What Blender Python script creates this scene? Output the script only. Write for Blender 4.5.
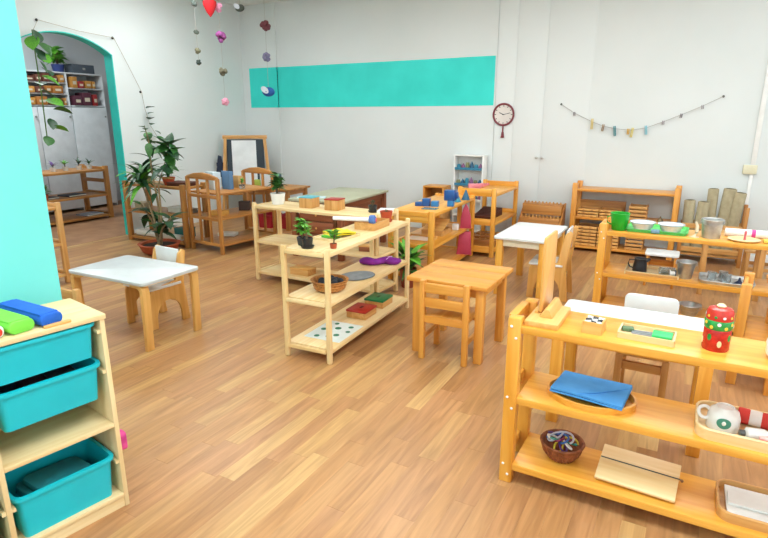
import bpy, bmesh, math, random
from mathutils import Vector, Matrix, Euler
random.seed(7)
PI = math.pi
sc = bpy.context.scene
C = sc.collection
for o in list(bpy.data.objects): bpy.data.objects.remove(o)

# ---------------------------------------------------------------- camera, world, light, exposure
CAM_F, CAM_P, CAM_Y, CAM_H = 560.0, .2655, .506, 1.45
cam = bpy.data.objects.new('camera', bpy.data.cameras.new('camera'))
C.objects.link(cam); sc.camera = cam
cam.data.sensor_width = 36; cam.data.lens = 36*CAM_F/768
cam.data.clip_start = .02
cam.location = (0, 0, CAM_H); cam.rotation_euler = (PI/2-CAM_P, 0, CAM_Y)
w = bpy.data.worlds.new('world'); sc.world = w; w.use_nodes = True
w.node_tree.nodes['Background'].inputs[0].default_value = (.86, .94, 1, 1)
w.node_tree.nodes['Background'].inputs[1].default_value = 3.4
sc.view_settings.view_transform = 'Standard'; sc.view_settings.look = 'None'
sc.view_settings.gamma = 1; sc.view_settings.use_curve_mapping = False
sc.view_settings.exposure = 0.0
LAMP_W = 19.0
ROOM = dict(x0=-6.15, x1=2.6, y0=-2.6, y1=6.75, z=3.0)

# ---------------------------------------------------------------- helpers
def lin(h):
    h = h.lstrip('#'); v = [int(h[i:i+2], 16)/255 for i in (0, 2, 4)]
    return tuple(((c/12.92) if c <= .04045 else ((c+.055)/1.055)**2.4) for c in v)+(1,)
MATS = {}
def mat(name, col, rough=.5, col2=None, scale=8, spec=.5, metal=0, bump=0, alpha=None, trans=0, emit=0):
    if name in MATS: return MATS[name]
    m = bpy.data.materials.new(name); m.use_nodes = True; MATS[name] = m
    nt = m.node_tree; b = nt.nodes['Principled BSDF']
    c = lin(col) if isinstance(col, str) else col
    b.inputs['Base Color'].default_value = c
    b.inputs['Roughness'].default_value = rough
    b.inputs['Metallic'].default_value = metal
    b.inputs['Specular IOR Level'].default_value = spec
    b.inputs['Transmission Weight'].default_value = trans
    if emit:
        b.inputs['Emission Color'].default_value = c; b.inputs['Emission Strength'].default_value = emit
    c2 = lin(col2) if isinstance(col2, str) else tuple(x*.9 for x in c[:3])+(1,)
    tc = nt.nodes.new('ShaderNodeTexCoord'); n = nt.nodes.new('ShaderNodeTexNoise')
    n.inputs['Scale'].default_value = scale; n.inputs['Detail'].default_value = 4
    nt.links.new(tc.outputs['Object'], n.inputs['Vector'])
    if not emit:
        mx = nt.nodes.new('ShaderNodeMix'); mx.data_type = 'RGBA'
        mx.inputs[6].default_value = c; mx.inputs[7].default_value = c2
        rp = nt.nodes.new('ShaderNodeMapRange'); rp.inputs[1].default_value = .35; rp.inputs[2].default_value = .65
        nt.links.new(n.outputs['Fac'], rp.inputs[0]); nt.links.new(rp.outputs[0], mx.inputs[0])
        nt.links.new(mx.outputs[2], b.inputs['Base Color'])
    if bump:
        bp = nt.nodes.new('ShaderNodeBump'); bp.inputs['Strength'].default_value = bump; bp.inputs['Distance'].default_value = .004
        nt.links.new(n.outputs['Fac'], bp.inputs['Height']); nt.links.new(bp.outputs[0], b.inputs['Normal'])
    return m
WOODS = {  # light, dark, roughness
    'honey': ('#EDB14E', '#D9922F', .34), 'pine': ('#ECD3A0', '#DFBC80', .45), 'amber': ('#E2A24A', '#CC8430', .36),
    'brown': ('#C68C48', '#A66C34', .42), 'dark': ('#8A5A30', '#6A4020', .45), 'beech': ('#E4B268', '#D29A4E', .4),
    'ply': ('#E8D3A4', '#DCC08A', .5), 'walnut': ('#9A5B3A', '#7C4428', .45), 'sand': ('#D9A765', '#BF8848', .45)}
def W(kind, ax='x'):
    nm = 'wood_%s_%s' % (kind, ax)
    if nm in MATS: return MATS[nm]
    a, d, r = WOODS[kind]
    m = bpy.data.materials.new(nm); m.use_nodes = True; MATS[nm] = m
    nt = m.node_tree; b = nt.nodes['Principled BSDF']; b.inputs['Roughness'].default_value = r
    tc = nt.nodes.new('ShaderNodeTexCoord'); mp = nt.nodes.new('ShaderNodeMapping')
    s = [26, 26, 26]; s['xyz'.index(ax)] = 1.6; mp.inputs['Scale'].default_value = s
    oi = nt.nodes.new('ShaderNodeObjectInfo'); ad = nt.nodes.new('ShaderNodeVectorMath'); ad.operation = 'ADD'
    sclr = nt.nodes.new('ShaderNodeMath'); sclr.operation = 'MULTIPLY'; sclr.inputs[1].default_value = 9
    nt.links.new(oi.outputs['Random'], sclr.inputs[0])
    nt.links.new(tc.outputs['Object'], ad.inputs[0]); nt.links.new(sclr.outputs[0], ad.inputs[1])
    nt.links.new(ad.outputs[0], mp.inputs[0])
    n = nt.nodes.new('ShaderNodeTexNoise'); n.inputs['Scale'].default_value = 1; n.inputs['Detail'].default_value = 5
    n.inputs['Distortion'].default_value = .6
    nt.links.new(mp.outputs[0], n.inputs['Vector'])
    rp = nt.nodes.new('ShaderNodeValToRGB')
    rp.color_ramp.elements[0].position = .33; rp.color_ramp.elements[1].position = .66
    rp.color_ramp.elements[0].color = lin(d); rp.color_ramp.elements[1].color = lin(a)
    nt.links.new(n.outputs['Fac'], rp.inputs[0]); nt.links.new(rp.outputs[0], b.inputs['Base Color'])
    bp = nt.nodes.new('ShaderNodeBump'); bp.inputs['Strength'].default_value = .06; bp.inputs['Distance'].default_value = .003
    nt.links.new(n.outputs['Fac'], bp.inputs['Height']); nt.links.new(bp.outputs[0], b.inputs['Normal'])
    return m

class MB:
    def __init__(s): s.v = []; s.f = []
    def add(s, vs, fs, M=None):
        k = len(s.v)
        s.v += [tuple(M @ Vector(p)) if M else tuple(p) for p in vs]
        s.f += [tuple(i+k for i in f) for f in fs]; return s
    def box(s, x0, x1, y0, y1, z0, z1, M=None):
        return s.add([(x0,y0,z0),(x1,y0,z0),(x1,y1,z0),(x0,y1,z0),(x0,y0,z1),(x1,y0,z1),(x1,y1,z1),(x0,y1,z1)],
                     [(3,2,1,0),(4,5,6,7),(0,1,5,4),(1,2,6,5),(2,3,7,6),(3,0,4,7)], M)
    def prism(s, poly, a0, a1, ax='z', M=None):   # poly in the two other axes; counter-clockwise
        n = len(poly); P = lambda p, a: (p[0],p[1],a) if ax == 'z' else ((p[0],a,p[1]) if ax == 'y' else (a,p[0],p[1]))
        vs = [P(p, a0) for p in poly]+[P(p, a1) for p in poly]
        fs = [tuple(range(n))[::-1], tuple(range(n, 2*n))]+[(i,(i+1)%n,(i+1)%n+n,i+n) for i in range(n)]
        return s.add(vs, fs, M)
    def lathe(s, prof, seg=20, M=None):           # prof [(r,z)...] ; closed with caps where r>0 at the ends
        vs = []; fs = []; n = len(prof)
        for r, z in prof:
            for k in range(seg):
                a = 2*PI*k/seg; vs.append((r*math.cos(a), r*math.sin(a), z))
        for i in range(n-1):
            for k in range(seg):
                fs.append((i*seg+k, i*seg+(k+1)%seg, (i+1)*seg+(k+1)%seg, (i+1)*seg+k))
        fs.append(tuple(range(seg))[::-1]); fs.append(tuple(range((n-1)*seg, n*seg)))
        return s.add(vs, fs, M)
    def tube(s, pts, r, seg=6, M=None):
        P = [Vector(p) for p in pts]; vs = []; fs = []; up = Vector((0,0,1))
        for i, p in enumerate(P):
            d = (P[min(i+1, len(P)-1)]-P[max(i-1, 0)]).normalized()
            u = d.cross(up if abs(d.z) < .95 else Vector((1,0,0))).normalized(); v = d.cross(u)
            rr = r[i] if isinstance(r, (list, tuple)) else r
            for k in range(seg):
                a = 2*PI*k/seg; vs.append(tuple(p+(u*math.cos(a)+v*math.sin(a))*rr))
        for i in range(len(P)-1):
            for k in range(seg):
                fs.append((i*seg+k, i*seg+(k+1)%seg, (i+1)*seg+(k+1)%seg, (i+1)*seg+k))
        fs.append(tuple(range(seg))[::-1]); fs.append(tuple(range((len(P)-1)*seg, len(P)*seg)))
        return s.add(vs, fs, M)
    def shell(s, outline, h, t, flare=0, zb=0, M=None):   # open vessel with any outline
        n = len(outline); cx = sum(p[0] for p in outline)/n; cy = sum(p[1] for p in outline)/n
        def ring(off, z):
            R = []
            for i, p in enumerate(outline):
                a = Vector(outline[i-1]); b = Vector(outline[(i+1) % n]); d = (b-a).normalized()
                R.append((p[0]+d.y*off, p[1]-d.x*off, z))
            return R
        rs = [ring(-flare, zb), ring(0, zb+h), ring(-t, zb+h), ring(-t-flare, zb+t)]
        vs = sum(rs, []); fs = [tuple(range(n))[::-1], tuple(range(3*n, 4*n))]
        for j in range(3):
            fs += [(j*n+i, j*n+(i+1)%n, (j+1)*n+(i+1)%n, (j+1)*n+i) for i in range(n)]
        return s.add(vs, fs, M)
    def ball(s, c, r, seg=10, rings=6, sx=1, sy=1, sz=1):
        pr = [(max(.0001, r*math.sin(PI*i/rings)), -r*math.cos(PI*i/rings)) for i in range(rings+1)]
        return s.lathe(pr, seg, Matrix.Translation(c) @ Matrix.Diagonal((sx, sy, sz, 1)))

def rrect(w, d, r, n=5, cx=0, cy=0):
    out = []
    for (sx, sy, a0) in ((1,-1,-PI/2), (1,1,0), (-1,1,PI/2), (-1,-1,PI)):
        for k in range(n+1):
            a = a0+PI/2*k/n; out.append((cx+sx*(w/2-r)+r*math.cos(a), cy+sy*(d/2-r)+r*math.sin(a)))
    return out
def oval(a, b, n=28): return [(a*math.cos(2*PI*k/n), b*math.sin(2*PI*k/n)) for k in range(n)]

def mesh_of(name, mb, m, bevel=0, smooth=True, ang=38, seg=2):
    me = bpy.data.meshes.new(name); me.from_pydata(mb.v, [], mb.f)
    bm = bmesh.new(); bm.from_mesh(me)
    bmesh.ops.recalc_face_normals(bm, faces=bm.faces)
    if bevel:
        es = [e for e in bm.edges if len(e.link_faces) == 2 and e.calc_face_angle(0) > .6]
        bmesh.ops.bevel(bm, geom=es, offset=bevel, segments=seg, affect='EDGES', profile=.5, clamp_overlap=True)
    bm.to_mesh(me); bm.free()
    if smooth:
        me.polygons.foreach_set('use_smooth', [True]*len(me.polygons)); me.set_sharp_from_angle(angle=math.radians(ang))
    me.materials.append(m); return me
def part(name, mb, m, parent=None, bevel=0, smooth=True, loc=None, rot=None, label=None, ang=38):
    o = bpy.data.objects.new(name, mesh_of(name, mb, m, bevel, smooth, ang)); C.objects.link(o)
    if parent: o.parent = parent
    if loc: o.location = loc
    if rot: o.rotation_euler = rot
    if label: o['label'] = label
    return o
def tag(o, label, cat, group=None):
    o['label'] = label; o['category'] = cat
    if group: o['group'] = group
    return o
def thing(name, label, cat, loc=(0,0,0), rz=0, group=None):
    o = bpy.data.objects.new(name, None); C.objects.link(o); o.empty_display_size = .05
    o.location = loc; o.rotation_euler = (0, 0, rz)
    return tag(o, label, cat, group)
def struct(name, mb, m, parent=None, bevel=0, smooth=False):
    o = part(name, mb, m, parent, bevel, smooth); o['kind'] = 'structure'; return o
def bx(x0, x1, y0, y1, z0, z1): return MB().box(x0, x1, y0, y1, z0, z1)
def TR(x, y, z, rx=0, ry=0, rz=0): return Matrix.Translation((x, y, z)) @ Euler((rx, ry, rz)).to_matrix().to_4x4()

# ---------------------------------------------------------------- materials
wallM = mat('wall_paint', '#DEE4E4', .75, '#D9E0E0', 1.3)
wallInner = mat('inner_wall_paint', '#D2D4D6', .75, '#C8CBCE', 1.5)
ceilM = mat('ceiling_paint', '#EEF0EE', .8)
tealM = mat('teal_paint', '#34E0D6', .55, '#2CD6CC', 2.5)
tealTrim = mat('teal_trim_paint', '#28CCC2', .55)
aquaM = mat('aqua_paint', '#74DFDA', .6, '#6DD8D3', 1.6)
whiteM = mat('white_laminate', '#E4E8E8', .3)
whiteP = mat('white_plastic', '#EFF1EF', .4)
creamM = mat('cream_plastic', '#E6E2C4', .5)
metalM = mat('brushed_steel', '#CBCCCA', .42, '#B4B5B2', 20, metal=.85)
blackM = mat('black_enamel', '#23252A', .35)
darkgreyM = mat('dark_grey', '#34393C', .6)
redM = mat('red_lacquer', '#C23A26', .35)
greenM = mat('green_plastic', '#18A82C', .35)
terra = mat('terracotta', '#B5562E', .7, '#9C4524', 6)
soilM = mat('soil', '#3A2A1E', .95, '#241a12', 40)
leafM = mat('leaf_green', '#3E7A33', .45, '#2C5C28', 14)
leafD = mat('leaf_dark', '#2C5A35', .4, '#1E4028', 14)
leafL = mat('leaf_light', '#6CB436', .5, '#4C9428', 14)
stemM = mat('plant_stem', '#7A6848', .8, '#5C4C34', 30)
stringM = mat('string', '#B8B4AC', .8)

# ---------------------------------------------------------------- room shell
R = ROOM
def plank_floor():
    base = struct('floor', bx(R['x0']-3.6, R['x1'], R['y0'], R['y1']+.6, -.06, -.004), mat('floor_joint', '#A07848', .7))
    m = bpy.data.materials.new('oak_vinyl'); m.use_nodes = True; nt = m.node_tree; b = nt.nodes['Principled BSDF']
    b.inputs['Roughness'].default_value = .36
    at = nt.nodes.new('ShaderNodeAttribute'); at.attribute_name = 'tone'
    rp = nt.nodes.new('ShaderNodeValToRGB'); e = rp.color_ramp.elements
    cols = ['#9C7046', '#B48656', '#AE8058', '#BF9662', '#CBA874']
    e[0].color = lin(cols[0]); e[1].color = lin(cols[-1])
    for k in (1, 2, 3): e.new(k/4).color = lin(cols[k])
    nt.links.new(at.outputs['Fac'], rp.inputs[0])
    tc = nt.nodes.new('ShaderNodeTexCoord'); ge = nt.nodes.new('ShaderNodeNewGeometry')
    mp = nt.nodes.new('ShaderNodeMapping'); mp.inputs['Scale'].default_value = (30, 2.2, 1)
    ad = nt.nodes.new('ShaderNodeVectorMath'); ad.operation = 'MULTIPLY_ADD'
    ad.inputs[1].default_value = (31, 17, 7)
    nt.links.new(at.outputs['Fac'], ad.inputs[0]); nt.links.new(ge.outputs['Position'], ad.inputs[2])
    nt.links.new(ad.outputs[0], mp.inputs[0])
    n = nt.nodes.new('ShaderNodeTexNoise'); n.inputs['Scale'].default_value = 1; n.inputs['Detail'].default_value = 6; n.inputs['Distortion'].default_value = 1.2
    nt.links.new(mp.outputs[0], n.inputs['Vector'])
    mx = nt.nodes.new('ShaderNodeMix'); mx.data_type = 'RGBA'; mx.blend_type = 'MULTIPLY'
    gr = nt.nodes.new('ShaderNodeValToRGB'); gr.color_ramp.elements[0].position = .3; gr.color_ramp.elements[1].position = .7
    gr.color_ramp.elements[0].color = (.68, .62, .54, 1); gr.color_ramp.elements[1].color = (1.16, 1.14, 1.08, 1)
    nt.links.new(n.outputs['Fac'], gr.inputs[0]); mx.inputs[0].default_value = .8
    nt.links.new(rp.outputs[0], mx.inputs[6]); nt.links.new(gr.outputs[0], mx.inputs[7])
    nt.links.new(mx.outputs[2], b.inputs['Base Color'])
    rng = random.Random(3); planks = []
    pw = .084; x = R['x0']-.4
    while x < R['x1']:
        y = R['y0']-rng.random()*.7
        while y < R['y1']:
            L = rng.choice((.45, .55, .65, .75, .85))
            y1 = min(y+L, R['y1']); y0 = max(y, R['y0'])
            x1 = min(x+pw, R['x1'])
            if y1-y0 > .03 and x1-x > .01: planks.append((x, x1, y0, y1, min(1, max(0, rng.gauss(.5, .21)))))
            y += L
        x += pw
    cyw, syw = math.cos(CAM_Y), math.sin(CAM_Y)
    def key(p):
        X = (p[0]+p[1])/2; Y = (p[2]+p[3])/2
        fx = -syw*X+cyw*Y; rx = cyw*X+syw*Y
        dz = fx*math.cos(CAM_P)+CAM_H*math.sin(CAM_P); v = fx*math.sin(CAM_P)-CAM_H*math.cos(CAM_P)
        if dz < .2: return 1e9
        u = rx/dz*CAM_F; vv = -v/dz*CAM_F
        # planks in the open part of the picture come first, those under the front shelf or the tray cabinet after them
        if abs(u) > 400 or vv > 285: return 1e8+fx
        hid = 2.5 if (X > -.6 and 1.9 < Y < 2.5) or (X < -1.8 and Y < 1.3) else 0
        return math.hypot(fx, rx)+hid
    planks.sort(key=key)
    def pm(ps):
        mb = MB(); tones = []
        for p in ps:
            mb.box(p[0]+.0002, p[1]-.0002, p[2]+.0003, p[3]-.0003, -.004, 0); tones += [p[4]]*6
        me = bpy.data.meshes.new('plank'); me.from_pydata(mb.v, [], mb.f)
        a = me.attributes.new('tone', 'FLOAT', 'FACE'); a.data.foreach_set('value', tones)
        me.materials.append(m); return me
    for p in planks[:300]:
        o = bpy.data.objects.new('plank', pm([p])); C.objects.link(o); o.parent = base
    o = bpy.data.objects.new('plank_field', pm(planks[300:])); C.objects.link(o); o.parent = base; o['kind'] = 'stuff'
plank_floor()
struct('ceiling', bx(R['x0']-3.6, R['x1'], R['y0'], R['y1'], R['z'], R['z']+.1), ceilM)
struct('wall_back', bx(R['x0']-.3, R['x1']+.2, R['y1'], R['y1']+.2, 0, R['z']), wallM)
# stripe and shallow pilasters on the back wall
Yb = R['y1']
struct('trim_1', bx(R['x0'], -5.50, Yb-.018, Yb, 0, R['z']), wallM)
struct('trim_2', bx(-2.70, -2.22, Yb-.018, Yb, 0, R['z']), wallM)
st = thing('wall_stripe', 'wide turquoise painted band across the white back wall', 'wall stripe', (-4.1, Yb, 1.58))
for (a, b_, d) in ((-6.02, -5.50, .021), (-5.50, -2.70, .004), (-2.70, -2.235, .021)):
    part('band', bx(a+4.1, b_+4.1, -d, -.001, 0, .56), tealM, st, smooth=False)
# flush double doors in the back wall
d = struct('door_1', bx(-2.215, -1.13, Yb-.004, Yb, .0, 2.99), mat('door_white', '#E0E6E6', .7, '#DEE4E4', 1))
for (a, b_) in ((-2.21, -1.99), (-1.985, -1.645), (-1.64, -1.14)):
    part('door_leaf', bx(a, b_, Yb-.009, Yb-.0045, .01, 2.985), mat('door_white', '#E0E6E6', .7, '#DEE4E4', 1), d, bevel=.001)
for kx in (-1.675, -1.61):
    part('knob', MB().lathe([(.006,0),(.006,.02),(.016,.026),(.016,.036),(.006,.04)], 12, TR(kx, Yb-.009, .985, PI/2)), metalM, d)
# right wall with two tall windows (out of frame, they let the daylight in)
def wall_holes(axis_pos, thick, u0, u1, z1, holes):
    mb = MB(); us = sorted({u0, u1, *[h[0] for h in holes], *[h[1] for h in holes]})
    for a, b_ in zip(us, us[1:]):
        hs = [h for h in holes if h[0] <= a and h[1] >= b_]
        if hs:
            h = hs[0]; mb.box(axis_pos, axis_pos+thick, a, b_, 0, h[2]); mb.box(axis_pos, axis_pos+thick, a, b_, h[3], z1)
        else: mb.box(axis_pos, axis_pos+thick, a, b_, 0, z1)
    return mb
WIN = [(-1.6, .4, .9, 2.6), (1.2, 3.2, .9, 2.6), (4.0, 6.0, .9, 2.6)]
struct('wall_right', wall_holes(R['x1'], .25, R['y0'], R['y1'], R['z'], WIN), wallM)
# wall behind the camera, with unseen windows added for frontal fill light
FILL_WIN = [(-4.6, -2.6, .8, 2.7), (-1.7, .3, .8, 2.7), (.7, 2.3, .8, 2.7)]
mb = MB(); us = sorted({R['x0']-.3, R['x1']+.2, *[h[0] for h in FILL_WIN], *[h[1] for h in FILL_WIN]})
for a, b_ in zip(us, us[1:]):
    hs = [h for h in FILL_WIN if h[0] <= a and h[1] >= b_]
    for z0, z1 in (((0, hs[0][2]), (hs[0][3], R['z'])) if hs else ((0, R['z']),)): mb.box(a, b_, R['y0']-.2, R['y0'], z0, z1)
struct('wall_front', mb, wallM)
gl = bpy.data.materials.new('window_glass'); gl.use_nodes = True; nt = gl.node_tree
for n_ in list(nt.nodes):
    if n_.type == 'BSDF_PRINCIPLED': nt.nodes.remove(n_)
tr = nt.nodes.new('ShaderNodeBsdfTransparent'); gs = nt.nodes.new('ShaderNodeBsdfGlossy'); gs.inputs['Roughness'].default_value = .02
ms = nt.nodes.new('ShaderNodeMixShader'); ms.inputs[0].default_value = .06
nt.links.new(tr.outputs[0], ms.inputs[1]); nt.links.new(gs.outputs[0], ms.inputs[2])
nt.links.new(ms.outputs[0], nt.nodes['Material Output'].inputs[0])
for i, (a, b_, z0, z1) in enumerate(WIN):
    x = R['x1']+.1
    mb = MB()
    for q in ((a, a+.06, z0, z1), (b_-.06, b_, z0, z1), ((a+b_)/2-.03, (a+b_)/2+.03, z0, z1), (a, b_, z0, z0+.06), (a, b_, z1-.06, z1)):
        mb.box(x, x+.06, q[0], q[1], q[2], q[3])
    f = struct('window_%d' % (i+1), mb, whiteP)
    for c0, c1 in ((a+.06, (a+b_)/2-.03), ((a+b_)/2+.03, b_-.06)):
        part('pane', bx(x+.025, x+.031, c0, c1, z0+.06, z1-.06), gl, f, smooth=False)
for i, (a, b_, z0, z1) in enumerate(FILL_WIN):  # frames and panes of the added fill windows
    y = R['y0']-.14; mb = MB()
    for q in ((a, a+.06, z0, z1), (b_-.06, b_, z0, z1), ((a+b_)/2-.03, (a+b_)/2+.03, z0, z1), (a, b_, z0, z0+.06), (a, b_, z1-.06, z1)):
        mb.box(q[0], q[1], y, y+.06, q[2], q[3])
    f = struct('window_%d' % (i+4), mb, whiteP)
    for c0, c1 in ((a+.06, (a+b_)/2-.03), ((a+b_)/2+.03, b_-.06)):
        part('pane', bx(c0, c1, y+.025, y+.031, z0+.06, z1-.06), gl, f, smooth=False)
# left wall with the arched opening into the next room
A0, A1, SP, AP = 3.39, 4.55, 2.145, 2.33      # opening along y, springing and apex height
XL = R['x0']; TH = .13
def arch_z(y):
    h_ = (A1-A0)/2; rad = (h_*h_+(AP-SP)**2)/(2*(AP-SP)); d_ = y-(A0+A1)/2; return AP-rad+math.sqrt(rad*rad-d_*d_)
mb = MB(); mb.box(XL-TH, XL, R['y0'], A0, 0, R['z']); mb.box(XL-TH, XL, A1, Yb, 0, R['z'])
N = 20; ys = [A0+(A1-A0)*k/N for k in range(N+1)]
for a, b_ in zip(ys, ys[1:]):
    mb.prism([(a, arch_z(a)), (b_, arch_z(b_)), (b_, R['z']), (a, R['z'])], XL-TH, XL, 'x')
struct('wall_left', mb, wallM)
mb = MB(); t = .012
mb.box(XL-TH-.003, XL+.003, A1-t, A1+.001, 0, arch_z(A1)); mb.box(XL-TH-.003, XL+.003, A0-.001, A0+t, 0, arch_z(A0))
for a, b_ in zip(ys, ys[1:]):
    mb.prism([(a, arch_z(a)-t), (b_, arch_z(b_)-t), (b_, arch_z(b_)+.001), (a, arch_z(a)+.001)], XL-TH-.003, XL+.003, 'x')
struct('trim_3', mb, tealTrim)
# next room
XI = -9.0
struct('wall_inner_back', bx(XI-.1, XI, 1.5, 7.2, 0, R['z']), wallInner)
struct('wall_inner_side', bx(XI, XL-TH, 6.55, 6.7, 0, R['z']), wallInner)
struct('wall_inner_near', bx(XI, XL-TH, 1.5, 1.6, 0, R['z']), wallInner)
struct('floor_inner', bx(XI, XL-TH+.02, 1.6, 6.55, -.004, .002), mat('inner_floor', '#A97F5C', .45, '#94694A', 5))
# aqua pillar beside the tray cabinet
struct('wall_pillar', bx(-2.7, -2.2, -.2, 1.263, 0, R['z']), aquaM)
# baseboards
struct('baseboard_back', bx(-1.12, R['x1'], Yb-.018, Yb, 0, .07), whiteP)
struct('baseboard_left', bx(XL, XL+.018, A1+.02, Yb-.05, 0, .07), whiteP)
# ceiling lamps
panelM = mat('lamp_diffuser', '#FFFFFF', .5, emit=6)
for (x, y, pw) in ((-4.9, 1.2, .5), (-4.9, 4.6, .5), (-2.4, 1.2, 1.3), (-2.4, 4.6, .45), (.1, 1.2, 2.0), (.1, 4.6, .7), (-1.2, -1.3, 1.2), (1.7, 2.9, .8)):
    L = thing('ceiling_light', 'flat white square ceiling light panel', 'light', (x, y, R['z']-.05), 0, 'ceiling light panels')
    part('frame', bx(-.62, .62, -.62, .62, 0, .05), whiteP, L, bevel=.005)
    part('diffuser', bx(-.58, .58, -.58, .58, -.006, -.001), panelM, L)
    ld = bpy.data.lights.new('panel_lamp', 'AREA'); ld.shape = 'SQUARE'; ld.size = 1.15; ld.energy = LAMP_W*pw; ld.color = (.84, .955, 1)
    lo = bpy.data.objects.new('lamp', ld); C.objects.link(lo); lo.parent = L; lo.location = (0, 0, -.012)
L = thing('ceiling_light', 'white light panel on the ceiling of the room beyond the arch', 'light', (-7.6, 4.2, R['z']-.05))
part('frame', bx(-.32, .32, -.62, .62, 0, .05), whiteP, L, bevel=.005); part('diffuser', bx(-.3, .3, -.6, .6, -.006, -.001), panelM, L)
ld = bpy.data.lights.new('panel_lamp', 'AREA'); ld.size = .6; ld.energy = LAMP_W*2.1; ld.color = (.84, .955, 1)
lo = bpy.data.objects.new('lamp', ld); C.objects.link(lo); lo.parent = L; lo.location = (0, 0, -.012)

# ---------------------------------------------------------------- furniture builders
def shelf(name, label, loc, rz, L, D, H, boards, wood, post=(.05, .05), bt=.026, rail=True, caps=False, group=None, cat='shelf', round_top=0, rail_h=.03):
    t = thing(name, label, cat, loc, rz, group); px, py = post
    for sx in (-1, 1):
        for sy in (-1, 1):
            x0 = sx*L/2-(px if sx > 0 else 0); y0 = sy*D/2-(py if sy > 0 else 0)
            p = part('post', bx(x0, x0+px, y0, y0+py, 0, H), W(wood, 'z'), t, bevel=.006+round_top)
            if caps:
                for z in boards:
                    for dx, dz in ((.3, -.005), (.68, -.05)):
                        part('screw_cap', MB().lathe([(.0055, 0), (.0055, .0015), (.003, .003)], 10,
                             TR(x0+px*dx, y0 if sy < 0 else y0+py, z+dz, PI/2 if sy < 0 else -PI/2)), whiteP, p)
    for z in boards:
        part('shelf_board', bx(-L/2+px*.98, L/2-px*.98, -D/2+.004, D/2-.004, z-bt, z), W(wood, 'x'), t, bevel=.003)
        if rail:
            for sx in (-1, 1):
                x0 = sx*L/2-(px*.8 if sx > 0 else px*.2)
                zt = z+rail_h if z == boards[-1] else z+rail_h*.8
                part('end_rail', bx(x0, x0+px*.6, -D/2+py, D/2-py, z-bt, min(zt, H-.003)), W(wood, 'y'), t, bevel=.004)
    return t
def panel_chair(label, loc, rz, group=None, wood='beech', back_h=.52, seat_h=.285, wd=.30, dp=.33):
    """faces local -y: two plywood side panels with an arched cut-out, white seat and white backrest"""
    t = thing('panel_chair', label, 'chair', loc, rz, group)
    y0, y1 = -dp/2, dp/2
    arch = [(y0+.055+(dp-.12)*(.5-.5*math.cos(PI*k/12)), .19*math.sin(PI*k/12)**.6) for k in range(13)]
    poly = [(y0, 0), (y0+.055, 0)]+arch[1:-1]+[(y1-.065, 0), (y1, 0), (y1-.03, seat_h), (y1+.005, back_h+.015), (y1-.02, back_h+.03), (y1-.055, back_h), (y1-.10, seat_h+.03), (y0+.03, seat_h+.005), (y0+.01, seat_h-.03)]
    for sx in (-1, 1):
        x0 = sx*wd/2-(.02 if sx > 0 else 0)
        part('side_panel', MB().prism(poly, x0, x0+.02, 'x'), W(wood, 'z'), t, bevel=.003)
    part('seat', MB().prism(rrect(wd+.03, dp-.06, .02, 4, 0, -.025), seat_h, seat_h+.016), whiteM, t, bevel=.003)
    part('backrest', MB().box(-wd/2+.02, wd/2-.02, y1-.05, y1-.034, back_h-.15, back_h+.03, None), whiteM, t, bevel=.004)
    part('stretcher', bx(-wd/2+.02, wd/2-.02, y1-.07, y1-.05, .14, .19), W(wood, 'x'), t, bevel=.003)
    return t
def slat_chair(label, loc, rz, wood='amber', H=.53, wd=.31, dp=.30, seat=.29, group=None, white_back=False, a=.034):
    """faces local +y: back posts at -y with two slats"""
    t = thing('slat_back_chair' if not white_back else 'white_back_chair', label, 'chair', loc, rz, group)
    for sx in (-1, 1):
        x0 = sx*wd/2-(a if sx > 0 else 0)
        part('leg', bx(x0, x0+a, -dp/2, -dp/2+a, 0, H-(.03 if white_back else 0)), W(wood, 'z'), t, bevel=.004)
        part('leg', bx(x0, x0+a, dp/2-a, dp/2, 0, seat-.02), W(wood, 'z'), t, bevel=.004)
        part('stretcher', bx(x0+.008, x0+a-.008, -dp/2+a, dp/2-a, .12, .15), W(wood, 'y'), t, bevel=.003)
    part('seat', bx(-wd/2+.004, wd/2-.004, -dp/2+a+(.018 if white_back else 0), dp/2+.01, seat-.02, seat), W(wood, 'y'), t, bevel=.004)
    if white_back:
        part('backrest', MB().prism(rrect(wd+.012, .20, .03, 5, 0, H-.08), -dp/2+a, -dp/2+a+.016, 'y'), whiteM, t, bevel=.004)
        part('back_rail', bx(-wd/2+a, wd/2-a, -dp/2+.006, -dp/2+.028, seat-.07, seat-.01), W(wood, 'x'), t, bevel=.003)
        part('front_rail', bx(-wd/2+a, wd/2-a, dp/2-.028, dp/2-.008, seat-.10, seat-.055), W(wood, 'x'), t, bevel=.003)
    else:
        for z0, z1 in ((H-.075, H-.015), (H-.165, H-.105), (seat-.045, seat+.002)):
            part('back_slat', bx(-wd/2+a-.002, wd/2-a+.002, -dp/2+.006, -dp/2+.026, z0, z1), W(wood, 'x'), t, bevel=.003)
        part('front_rail', bx(-wd/2+a, wd/2-a, dp/2-.028, dp/2-.008, seat-.075, seat-.02), W(wood, 'x'), t, bevel=.003)
    return t
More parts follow.
